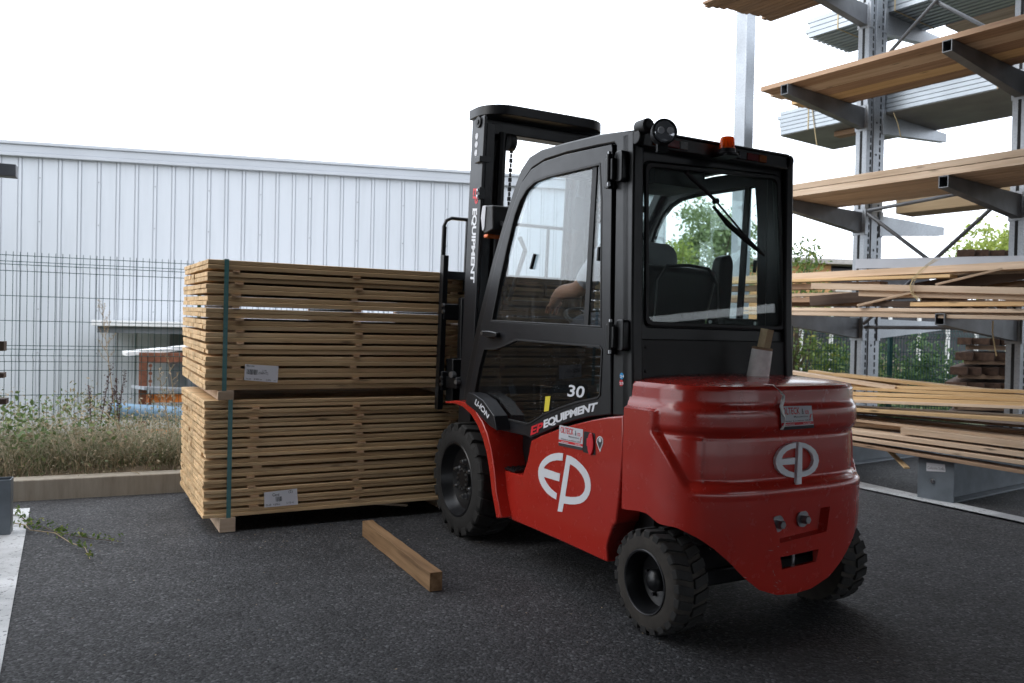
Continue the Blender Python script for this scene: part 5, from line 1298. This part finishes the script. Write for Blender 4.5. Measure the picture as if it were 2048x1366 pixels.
# =================================================================== CANTILEVER RACK
# rack frame: x = u along the uprights, y = -v (v = depth away from the camera)
def RV(u, v, z): return Vector((u, -v, z))
def rpx(px, py, v): p = RK.at(px, py, 'y', -v); return p
rk = empty('cantilever_rack', (RK.x, RK.y, 0), RK.a); tag(rk, 'galvanised cantilever rack with two slotted columns holding planks and steel sheets', 'rack')
COLS = (1.35, -.02); VC = 1.18; VD = .30; ZT = 5.4
LV = (1.355, 2.345, 3.32, 4.28)
for cu_ in COLS:
    c_ = empty('column'); c_.parent = rk; c_.location = RV(cu_, VC, 0)
    # box column with a recessed web and slotted strips
    mb = MB(); mb.bb((-.055, 0, .30), (.055, -VD, ZT)); mb.build('upright', M['galv'], c_)
    mb = MB(); mb.bb((-.063, -.105, .30), (-.0555, -.195, ZT)); mb.build('web_strip', M['galv'], c_, bevel=.002)
    mb = MB()
    for sgn in (-.072, -.228):
        z = .42
        while z < ZT: mb.bb((-.0572, sgn-.009, z), (-.0545, sgn+.009, z+.046)); z += .068
    mb.build('slot_shade', M['darkgap'], c_)['kind'] = 'stuff'  # raised dark plates: shade inside the slots put in as colour
    mb = MB(); z = .5
    while z < ZT: mb.lathe([(.013, 0), (.013, .002), (0, .002)], (-.0635, -.15, z), (-1, 0, 0), 4); z += .30
    mb.build('hole_shade', M['darkgap'], c_)
    mb = MB(); mb.bb((-.012, .0015, .3), (.012, -.01, ZT)); mb.build('groove_shade', M['darkgap'], c_)  # dark strip and diamonds above stand in for shade in groove and holes
    # base beam
    mb = MB(); mb.bb((-.13, VC, .0), (.13, VC-.012, .298)); mb.bb((-.13, VC-.012, .286), (.13, -1.5, .298)); mb.bb((-.13, VC-.012, 0), (.13, -1.5, .012)); mb.bb((-.045, VC-.012, .012), (-.035, -1.5, .286)); mb.bb((.035, VC-.012, .012), (.045, -1.5, .286))
    bs = mb.build('base_beam', M['darkbase'], c_, bevel=.003)
    MB().lathe([(.018, 0), (.018, .006), (.010, .006), (.010, .02), (0, .02)], (.02, VC, .14), (0, 1, 0), 10).build('base_bolt', M['steel'], bs)
    # arms
    for li, z in enumerate(LV):
        for side in (1, -1):
            root_v = .0 if side > 0 else -VD; tip = VC if side > 0 else -VD-1.22
            mb = MB(); w = .035; h0, h1 = .19, .085
            vs = []
            for (yy, hh) in ((root_v, h0), (tip, h1)):
                vs += [(-w, yy, z), (w, yy, z), (w, yy, z-hh), (-w, yy, z-hh)]
            # C-section: hollow open at the tip
            t = .006; vs2 = []
            for (yy, hh) in ((root_v, h0), (tip, h1)):
                vs2 += [(-w+t, yy, z-t), (w-t, yy, z-t), (w-t, yy, z-hh+t), (-w+t, yy, z-hh+t)]
            mb.add(vs+vs2, [(0, 1, 5, 4), (1, 2, 6, 5), (2, 3, 7, 6), (3, 0, 4, 7), (8, 12, 13, 9), (9, 13, 14, 10), (10, 14, 15, 11), (11, 15, 12, 8), (4, 5, 13, 12), (5, 6, 14, 13), (6, 7, 15, 14), (7, 4, 12, 15)])
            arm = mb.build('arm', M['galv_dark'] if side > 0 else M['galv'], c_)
            mb = MB(); s0, s1 = (.003, -.05) if side > 0 else (-VD+.05, -VD-.003)
            mb.bb((-.066, s0, z-.21), (.066, s1, z+.03)); mb.bb((-.045, root_v, z-.19), (.045, root_v+.012*side, z+.02)); mb.build('arm_bracket', M['galv'], arm, bevel=.003)
def stay(a, b, r=.017):
    MB().tube([RV(*a), RV(*b)], r, 10).build('brace', M['galv_dark'], rk, True)
u0, u1 = COLS; vb = VC+.02
a1, a0 = u0-.075, u1+.075
stay((a1, vb, 2.36), (a0, vb, 2.44)); stay((a1, vb, 2.33), (a0, vb, 1.36)); stay((a0, vb-.02, 2.36), (a1, vb-.03, 1.30)); stay((a1, vb, 1.27), (a0, vb, 1.27)); stay((a1, vb, 4.6), (a0, vb, 3.6)); stay((a0, vb-.03, 4.62), (a1, vb-.03, 3.62)); stay((a1, vb, 5.3), (a0, vb, 5.3))
# sticker on the base end
f = lambda px, py: RK.at(px, py, 'y', .0)
base_y = RV(0, 0, 0).y
q = [(1853, 925), (1890, 929), (1891, 944), (1853, 942)]
pl_ = [RK.at(a, b, 'y', 0.0028) for a, b in q]; mb = MB().add(pl_+[p+Vector((0, .001, 0)) for p in pl_], [(0, 1, 2, 3), (7, 6, 5, 4), (0, 4, 5, 1), (1, 5, 6, 2), (2, 6, 7, 3), (3, 7, 4, 0)]); lab = mb.build('base_label', M['silver'], rk)
text_on('label_letters', 'Colonne Stella', [(1855, 938), (1889, 941)], [(1855, 932), (1889, 935)], lambda px, py: RK.at(px, py, 'y', .0042), M['ink'], lab, bold=0)

# ---- goods on the rack: every plank a thing
def obj_between(name, a, b, w, t, mat, label, cat, grp, roll=0, bevel=.0015):
    """Board whose axis runs a -> b (rack frame points), w wide and t thick, own x axis along its length."""
    A_, B_ = RK.world(a), RK.world(b); d = (B_-A_); L_ = d.length; d.normalize(); side = d.cross(Vector((0, 0, 1))).normalized(); up = side.cross(d)
    m_ = Matrix((d, side, up)).transposed().to_4x4()
    if roll: m_ = m_ @ Matrix.Rotation(roll, 4, 'X')
    o = MB().box((L_/2, 0, 0), (L_, w, t)).build(name, M[mat], None, bevel=bevel, seg=1); m_.translation = A_; o.matrix_world = m_
    tag(o, label, cat, grp); return o
# level four: narrow brown boards seen from below
zb = LV[3]+.012
for i in range(13):
    v = .03+i*.066; e = 2.28+random.uniform(-.05, .05)-.012*i; px_e = None
    obj_between('brown_board', RV(e, v, zb+.011), RV(-2.6, v, zb+.011), .060, .024, 'brownplank', f'{ORD[i]} narrow brown board from the outer edge in the topmost rack layer', 'board', 'narrow brown boards on the top rack arms')
obj_between('brown_board', RV(2.2, .10, zb+.045), RV(-2.6, .10, zb+.045), .2, .03, 'brownplank', 'wide brown board lying over the outer narrow boards on the top arms', 'board', 'wide boards on the top rack arms')
obj_between('brown_board', RV(2.25, .40, zb+.045), RV(-2.6, .42, zb+.045), .3, .03, 'brownplank', 'wide brown board lying over the inner narrow boards on the top arms', 'board', 'wide boards on the top rack arms')
# level three: wide planks
zb = LV[2]+.004
for i in range(5):
    v = .12+i*.185; e = (1.62, 1.66, 1.63, 1.7, 1.68)[i]
    obj_between('wide_plank', RV(e, v, zb+.021), RV(-2.6, v-.0, zb+.021), .176, .04, ('brownplank', 'plank', 'brownplank', 'yellowplank', 'brownplank')[i], f'{ORD[i]} wide plank from the outer edge on the third rack level', 'plank', 'wide planks on the third rack level')
obj_between('short_plank', RV(2.35, VC+VD+.2, zb+.31), RV(1.4, VC+VD+.2, zb+.31), .16, .04, 'plank', 'short orange brown plank lying on top of the overhanging sheet pack', 'plank', None)
# level two: thick pale planks, two layers
zb = LV[1]+.004
for k in range(2):
    for i in range(4):
        v = .11+i*.20; e = (1.52, 1.62, 1.58, 1.66)[i]+.05*k
        obj_between('thick_plank', RV(e, v, zb+.026+k*.055), RV(-2.8, v, zb+.026+k*.055), .19, .050, 'plank', f'{ORD[i]} thick plank from the outer edge, {"upper" if k else "lower"} layer of the second rack level', 'plank', 'thick pale planks on the second rack level')
# back side: glulam beams, sheet packs
vb_ = VC+VD+.02
obj_between('glulam_beam', RV(1.18, vb_+.16, LV[1]+.105), RV(-.9, vb_+.16, LV[1]+.105), .30, .20, 'glulam', 'pale glued timber beam on the back arms behind the cross brace', 'beam', None, bevel=.004)
obj_between('back_board', RV(1.15, vb_+.93, LV[3]+.03), RV(-2.4, vb_+.93, LV[3]+.03), .3, .04, 'plank', 'brown board beside the ribbed steel profiles on the topmost back arms', 'board', None)
def sheetpack(name, u0_, u1_, v0, v1, z0, nl, dz, label, ribs, mt):
    root = empty(name, RK.world((u0_, -v0, z0)), RK.a); tag(root, label, 'sheet pack', 'packs of galvanised steel profiles')
    L_ = u0_-u1_; W2 = v1-v0
    for k in range(nl):
        prof = []; n = ribs; p_ = W2/n; z = k*dz
        for i in range(n): prof += [(i*p_, z), (i*p_+p_*.55, z), (i*p_+p_*.62, z+dz*.55), (i*p_+p_*.93, z+dz*.55), (i*p_+p_, z)]
        off = random.uniform(-.03, .03); V = []
        for (y, zz) in prof: V += [(off, -y, zz), (off-L_, -y, zz)]
        mb = MB().add(V, [(2*i, 2*i+1, 2*i+3, 2*i+2) for i in range(len(prof)-1)])
        mb.bb((off, .0, z), (off-L_, -.012, z+dz*.86))
        mb.build('steel_profile', M[mt], root)
    for uu in (.35, .95, 2.2, 3.0): mb = MB(); mb.bb((-uu, .004, -.006), (-uu-.012, -W2-.004, -.002)); mb.bb((-uu, .0045, -.0065), (-uu-.012, .001, nl*dz)); mb.build('binding_strap', M['rope'], root)
    return root
sheetpack('sheet_pack', 2.5, -1.9, vb_+.0, vb_+1.0, LV[2]+.012, 6, .042, 'deep pack of galvanised sheets on the third level back arms, end hanging out left', 2, 'sheet')
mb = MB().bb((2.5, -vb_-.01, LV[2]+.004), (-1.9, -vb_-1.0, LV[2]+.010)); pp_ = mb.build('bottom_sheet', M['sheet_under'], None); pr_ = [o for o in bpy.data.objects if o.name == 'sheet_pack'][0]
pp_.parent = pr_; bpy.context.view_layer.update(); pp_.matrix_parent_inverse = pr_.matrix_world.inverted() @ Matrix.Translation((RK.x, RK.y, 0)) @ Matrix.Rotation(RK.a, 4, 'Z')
sheetpack('sheet_pack', 2.2, -2.2, vb_+.02, vb_+.75, LV[3]+.012, 4, .05, 'ribbed galvanised profiles seen from below on the topmost back arms', 9, 'sheet')
obj_between('steel_bearer', RV(2.0, vb_+.30, LV[2]-.03), RV(1.45, vb_+.30, LV[2]-.03), .12, .05, 'brownplank', 'brown bearer strapped under the overhanging sheet pack', 'bearer', None)
# planks placed by sight on the lower levels: (px, py, v) ends of the near top edge, width, thickness, material, label
def plank_px(nm, a, b, w, t, mt, label, cat='plank', grp=None, ext=0., tip=0.):
    A_ = rpx(a[0], a[1], a[2]); B_ = rpx(b[0], b[1], b[2]); d = (B_-A_).normalized(); A_ = A_-d*tip; B_ = B_+d*ext
    off = Vector((0, -w/2, -t/2)); return obj_between(nm, A_+off, B_+off, w, t, mt, label, cat, grp)
g2 = 'mixed planks on the first rack level'
zL = LV[0]
plank_px('pale_batten', (1588, 615, .04), (2048, 618, .04), .12, .026, 'plank', 'long thin pale plank, upper of the two at the front of the first level', grp=g2, ext=1.5, tip=.6)
plank_px('pale_batten', (1588, 624, .02), (2048, 632, .02), .13, .026, 'plank', 'long thin pale plank directly on the first level arms, outer edge', grp=g2, ext=1.5, tip=.6)
plank_px('pale_batten', (1600, 618, .30), (2048, 624, .30), .16, .026, 'plank', 'pale plank on the first level arms, behind the two outer ones', grp=g2, ext=1.5, tip=.4)
plank_px('split_plank', (1622, 566, .10), (2048, 575, .10), .11, .048, 'plank', 'pale splintered plank with a cracked end, tied with straw twine', grp=g2, ext=1.2)
plank_px('brown_plank', (1840, 583, .14), (2048, 587, .14), .10, .045, 'plank', 'reddish brown plank just under the splintered plank', grp=g2, ext=1.2, tip=.5)
plank_px('pale_plank', (1586, 547, .40), (2048, 522, .40), .15, .055, 'plank', 'long pale plank rising to the right under the grey aluminium beam', grp=g2, ext=1.2, tip=.9)
plank_px('bark_edge_plank', (1586, 558, .34), (1900, 548, .34), .12, .026, 'yellowplank', 'rough bark edged board below the long rising pale plank', grp=g2, tip=.9)
plank_px('grey_plank', (1586, 568, .42), (1760, 562, .42), .12, .05, 'brownplank', 'grey weathered plank end left of the splintered plank', grp=g2, tip=.9)
plank_px('pale_plank', (1586, 587, .45), (1700, 584, .45), .10, .028, 'plank', 'pale plank stub above the brown one at the left of level one', grp=g2, tip=.9)
plank_px('brown_plank', (1586, 595, .40), (1680, 594, .40), .10, .042, 'brownplank', 'reddish plank stub at the left of level one', grp=g2, tip=.9)
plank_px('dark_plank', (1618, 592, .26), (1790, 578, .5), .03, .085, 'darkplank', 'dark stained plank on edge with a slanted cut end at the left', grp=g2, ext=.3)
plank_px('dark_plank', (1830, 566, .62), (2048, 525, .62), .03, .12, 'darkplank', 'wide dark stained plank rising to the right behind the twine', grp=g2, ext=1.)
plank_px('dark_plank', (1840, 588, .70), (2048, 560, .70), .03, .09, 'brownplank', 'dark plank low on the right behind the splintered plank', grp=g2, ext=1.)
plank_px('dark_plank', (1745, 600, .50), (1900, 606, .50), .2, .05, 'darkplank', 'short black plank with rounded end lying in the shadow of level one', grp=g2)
plank_px('thin_lath', (1712, 609, -.02), (1826, 582, .12), .045, .016, 'plank', 'thin lath slanting down to the left over the front planks', 'lath', 'thin slanting laths')
plank_px('thin_lath', (1868, 567, .12), (2002, 535, .30), .045, .016, 'plank', 'thin lath slanting up to the right above the splintered plank', 'lath', 'thin slanting laths')
plank_px('aluminium_beam', (1711, 518, .80), (2048, 511, .80), .06, .085, 'alu', 'smooth grey aluminium beam lying on top of the mixed planks', 'beam', None, ext=1.3)
# straw twine around the tied plank
tw = MB()
for k in range(6):
    pth = [(1835+k*2, 600), (1822+k, 588), (1818+k*1.5, 572), (1826+k, 556), (1842+k, 540), (1852+k, 530), (1868+k*2, 518)]
    tw.tube([rpx(px+random.uniform(-3, 3), py, .085-.004*k+(.03 if py < 560 else 0)) for px, py in pth], .0016, 5)
o = tw.build('straw_twine', M['rope'], None, True); o.location = (RK.x, RK.y, 0); o.rotation_euler = (0, 0, RK.a); tag(o, 'bundle of straw coloured twine tied round the splintered plank', 'twine')
def twine(pth, v, label):
    P_ = [RK.world(rpx(px, py, v)) for px, py in pth]; o = MB().tube(P_, .0045, 6).build('twine_end', M['rope'], None, True); tag(o, label, 'twine', 'loose twine ends')
twine([(1986, 642), (1985, 665), (1989, 690), (1993, 712)], .3, 'loose twine end hanging from the first level near the second column')
twine([(1787, 226), (1795, 245), (1802, 275)], 1.5, 'yellow twine end hanging beside the column under the sheet pack')
twine([(1624, 215), (1627, 240), (1630, 265), (1634, 292)], 1.49, 'pale twine end hanging from the overhanging sheet pack')
# bottom level: pile of loose planks
g3 = 'loose planks piled on the rack base'
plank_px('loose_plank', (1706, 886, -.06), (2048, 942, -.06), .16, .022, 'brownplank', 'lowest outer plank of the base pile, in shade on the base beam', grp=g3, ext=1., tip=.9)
plank_px('loose_plank', (1706, 873, -.04), (2048, 922, -.04), .17, .028, 'plank', 'long pale plank second from the bottom of the base pile', grp=g3, ext=1., tip=.9)
plank_px('loose_plank', (1706, 860, -.02), (2048, 905, -.02), .18, .032, 'plank', 'long thick pale plank third from the bottom of the base pile', grp=g3, ext=1., tip=.9)
plank_px('loose_plank', (1801, 855, .02), (2048, 884, .02), .17, .046, 'plank', 'plank whose square end starts halfway along the base pile', grp=g3, ext=1.)
plank_px('loose_plank', (1708, 845, .18), (2048, 872, .18), .20, .03, 'plank', 'plank behind the one with the square end in the base pile', grp=g3, ext=1., tip=.9)
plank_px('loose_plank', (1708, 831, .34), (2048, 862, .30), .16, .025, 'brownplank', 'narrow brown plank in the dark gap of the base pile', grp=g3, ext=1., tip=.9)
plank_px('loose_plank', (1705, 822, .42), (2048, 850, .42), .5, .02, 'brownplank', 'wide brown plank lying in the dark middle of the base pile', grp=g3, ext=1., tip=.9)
plank_px('wide_board', (1704, 817, .04), (2048, 837, .04), .42, .024, 'yellowplank', 'widest yellow board, flat across the middle of the base pile', grp=g3, ext=1., tip=.9)
plank_px('loose_plank', (1690, 793, .12), (2048, 805, .12), .16, .026, 'yellowplank', 'yellow plank just above the widest board', grp=g3, ext=1., tip=.9)
plank_px('loose_plank', (1690, 784, .18), (2048, 796, .18), .16, .026, 'yellowplank', 'yellow plank, third from the top of the base pile', grp=g3, ext=1., tip=.9)
plank_px('loose_plank', (1685, 773, .28), (2048, 790, .28), .16, .024, 'yellowplank', 'yellow plank, second from the top of the base pile', grp=g3, ext=1., tip=.9)
plank_px('loose_plank', (1667, 746, .42), (2010, 783, .42), .13, .026, 'yellowplank', 'top yellow plank of the base pile slanting down to the right', grp=g3)
plank_px('loose_plank', (1594, 744, .30), (1790, 773, .30), .11, .030, 'plank', 'pale plank end sticking out past the counterweight', grp=g3, tip=.3)
plank_px('loose_plank', (1616, 740, .50), (1800, 768, .50), .11, .026, 'yellowplank', 'orange plank end behind the pale one past the counterweight', grp=g3)
for k, zc in enumerate((.325, .36)):
    obj_between('bearer', RV(.4+k*.1, .0, zc), RV(.4+k*.1, .9, zc), .08, .03, 'brownplank', f'{"upper" if k else "lower"} cross bearer hidden under the base pile', 'bearer', 'cross bearers under the base pile') if False else None
for a_, b_, w_, t_, mt_, lb_ in (
    ((1690, 799, .10), (2048, 812, .10), .15, .022, 'plank', 'pale plank pressed on top of the widest board at its near edge'),
    ((1684, 768, .34), (2048, 781, .30), .15, .022, 'yellowplank', 'short ended yellow plank crossing under the top plank of the base pile'),
    ((1700, 764, .55), (2048, 800, .30), .12, .022, 'plank', 'pale plank lying askew across the upper base pile'),
    ((1708, 838, .10), (1960, 866, .10), .15, .020, 'plank', 'thin pale plank ending in the dark gap above the square ended plank'),
    ((1706, 852, .40), (2048, 880, .40), .25, .022, 'brownplank', 'brown plank deep inside the lower half of the base pile')):
    plank_px('loose_plank', a_, b_, w_, t_, mt_, lb_, grp=g3, ext=.8, tip=.5)
for a_, b_, w_, t_, mt_, lb_ in (
    ((1586, 555, .62), (2048, 536, .62), .18, .04, 'plank', 'pale plank deep behind the long rising one on level one'),
    ((1640, 604, .60), (2048, 600, .60), .2, .035, 'brownplank', 'brown plank lying deep on the first level arms'),
    ((1900, 604, .16), (2048, 603, .16), .12, .03, 'yellowplank', 'yellow plank end just above the two thin outer planks at the right')):
    plank_px('pale_plank', a_, b_, w_, t_, mt_, lb_, grp=g2, ext=.9, tip=.3)
a, b = rpx(1775, 898, .25), rpx(1814, 936, -.05)
o = obj_between('hanging_lath', a, b, .04, .012, 'yellowplank', 'single lath hanging down to the asphalt under the base pile', 'lath', None)

# =================================================================== SLEEPER STACK behind the rack
SF = Frame(RK.world(RV(0, 3.0, 0)).x, RK.world(RV(0, 3.0, 0)).y, R(17)); sd_ = 9.9
rows = [(828, 1893, 2060, .10), (796, 1893, 2060, .10), (764, 1893, 2060, .10), (733, 1900, 2060, .10), (704, 1912, 2060, .10), (675, 1916, 2060, .085), (640, 1912, 2060, .10), (598, 1908, 2060, .10), (560, 1908, 2060, .10), (528, 1912, 2060, .10), (498, 1917, 2060, .11)]
for r_, (py, xl, xr_, th_) in enumerate(rows):
    p = WD.at(xl, py, 'y', sd_); x = p.x; i = 0
    while x < WD.at(xr_, py, 'y', sd_).x:
        w_ = random.choice((.16, .20, .24)) if r_ else .18
        o = MB().box((1.2, 0, 0), (2.4, w_-.01, th_)).build('sleeper', M['sleeper'], None, bevel=.006, loc=(x+w_/2, sd_+random.uniform(-.03, .05), p.z-th_/2), rot=(0, 0, R(58)))
        tag(o, f'{ORD[i]} brown timber from the left in row {ORD[r_]} from the bottom of the stack', 'timber', 'brown treated timbers stacked behind the rack'); x += w_; i += 1
    if r_:
        q = WD.at(xl+28, py+16, 'y', sd_)
        o = MB().bb((0, 0, 0), (1.5, .08, .055)).build('spacer_batten', M['brownplank'], None, loc=(q.x, sd_+.06, q.z-.05)); tag(o, f'spacer batten under row {ORD[r_]} of the brown timber stack', 'batten', 'spacer battens in the brown timber stack')

# =================================================================== LEFT RACK at the frame edge
la = WD.at(22, 945, 'y', 4.4)
lr = empty('cantilever_rack', (la.x, la.y, 0), R(24.3)); tag(lr, 'grey cantilever rack whose base end and arm tips enter at the left edge', 'rack')
X_ = 0.
q0 = WD.at(22, 945, 'y', la.y).z
mb = MB(); mb.bb((-.9, 0, .0), (0, .006, .30)); mb.bb((-.9, .10, 0), (0, .106, .30)); mb.bb((-.006, .006, 0), (0, .10, .30)); mb.build('base_beam', M['darkbase'], lr, bevel=.002)
mb = MB(); mb.bb((-1.0, .0, .30), (-.88, .3, 4.2)); mb.build('column', M['galv_dark'], lr)
M4 = Matrix.Rotation(-R(24.3), 3, 'Z')
def lpx(px, py): return M4 @ (WD.at(px, py, 'y', 4.35)-lr.location)
q = lpx(30, 326); q1 = lpx(30, 351)
MB().bb((q.x-.9, -.02, q1.z), (q.x, .06, q.z)).build('arm', M['galv_dark'], lr, bevel=.003)
for i, (px, py, py1) in enumerate(((8, 683, 702), (7, 746, 756), (12, 798, 809))):
    p = WD.at(px, py, 'y', 4.35); p1 = WD.at(px, py1, 'y', 4.35)
    o = MB().bb((-1.0, 0, p1.z-p.z), (0, .1, 0)).build('board_end', M['darkplank'], None, loc=p, rot=(0, 0, R(24.3))); tag(o, f'{ORD[i]} dark board end from the top at the left picture edge', 'board', 'dark board ends at the left edge')
q = W_(10, 1060)

# =================================================================== SHED ROOF over the yard (above and behind the camera)
sh = empty('open_shed', (K0[0], K0[1], 0), KA); tag(sh, 'open fronted timber yard shed roof above the camera, seen only in its shade', 'shed')
SH0 = -2.3; SB = -13.0
mb = MB(); mb.bb((-14, SH0, 3.50), (4.2, SB, 3.60)); mb.bb((-14, SH0, 3.38), (4.2, SH0-.1, 3.50)); mb.bb((4.22, SH0, 4.85), (11, SB, 4.95)); mb.bb((4.2, SH0, 3.5), (4.26, SB, 4.85)); mb.build('roof', M['shedsheet'], sh)
MB().bb((-7.5, SB, 0), (-7.4, SH0-2.5, 3.49)).build('shading_wall', M['shedsheet'], sh)  # unseen wall added on the left to deepen the foreground shade
MB().bb((-14, SB, 1.35), (11, SB+.05, 3.49)).build('shading_apron', M['shedsheet'], sh)  # unseen, added to cut the light entering from behind
XR = 10.8; mb = MB(); mb.bb((XR, SB, 0), (XR+.1, SH0-.3, .55)); mb.bb((XR, SB, .95), (XR+.1, SH0-.3, 1.55)); mb.bb((XR, SB, 1.75), (XR+.1, SH0-.3, 2.05)); mb.bb((XR, SB, 2.2), (XR+.1, SH0-.3, 4.84)); mb.build('reflected_slat_wall', M['shedsheet'], sh)  # unseen wall added to darken rear glass reflections, its gaps giving bright strips
for x in (-7.4, -2, 4.23, 10.5): MB().bb((x, SB+.2, 0), (x+.2, SB+.4, 3.49)).build('shed_post', M['galv_dark'], sh)
EXPOSURE = 0.1
# =================================================================== CAMERA, LIGHT
cd = bpy.data.cameras.new('camera'); cam = bpy.data.objects.new('camera', cd); COL.objects.link(cam); SC.camera = cam
m = Matrix(((RGT[0], UPV[0], -FWD[0], 0), (RGT[1], UPV[1], -FWD[1], 0), (RGT[2], UPV[2], -FWD[2], EYE), (0, 0, 0, 1)))
cam.matrix_world = m; cd.sensor_width = 36; cd.lens = FPX/2048*36; cd.clip_start = .05; cd.clip_end = 600
cd.dof.use_dof = True; cd.dof.focus_distance = 3.6; cd.dof.aperture_fstop = 4.0
w = bpy.data.worlds.new('World'); SC.world = w; w.use_nodes = True; nt = w.node_tree; nt.nodes.clear()
out = nt.nodes.new('ShaderNodeOutputWorld'); bg = nt.nodes.new('ShaderNodeBackground'); sky = nt.nodes.new('ShaderNodeTexSky')
SUN_EL, SUN_AZ = 40, -110        # degrees; azimuth from +Y towards +X
sky.sky_type = 'NISHITA'; sky.sun_disc = False; sky.sun_elevation = R(SUN_EL); sky.sun_rotation = R(SUN_AZ); sky.dust_density = 4; sky.ozone_density = 1
mx = nt.nodes.new('ShaderNodeMix'); mx.data_type = 'RGBA'; mx.inputs[0].default_value = .86
nt.links.new(sky.outputs[0], mx.inputs[6]); mx.inputs[7].default_value = (17., 18., 19.5, 1)   # cloud layer
nt.links.new(mx.outputs[2], bg.inputs['Color']); bg.inputs['Strength'].default_value = .15; nt.links.new(bg.outputs[0], out.inputs['Surface'])
sd = bpy.data.lights.new('sun', 'SUN'); so = bpy.data.objects.new('sun', sd); COL.objects.link(so)
sd.energy = 1.15; sd.angle = R(40); sd.color = (1, .95, .88)
az = R(SUN_AZ); d = Vector((math.sin(az)*math.cos(R(SUN_EL)), math.cos(az)*math.cos(R(SUN_EL)), math.sin(R(SUN_EL))))
so.rotation_euler = d.to_track_quat('Z', 'Y').to_euler()
vs_ = SC.view_settings; vs_.view_transform = 'Standard'; vs_.look = 'None'; vs_.exposure = EXPOSURE; vs_.gamma = 1; vs_.use_curve_mapping = False
SC.render.engine = 'CYCLES'; cy = SC.cycles; cy.use_denoising = True; cy.max_bounces = 8; cy.transparent_max_bounces = 24; cy.diffuse_bounces = 4; cy.glossy_bounces = 4
try: cy.denoiser = 'OPENIMAGEDENOISE'
except Exception: pass
cy.sample_clamp_indirect = 6; cy.caustics_reflective = False; cy.caustics_refractive = False
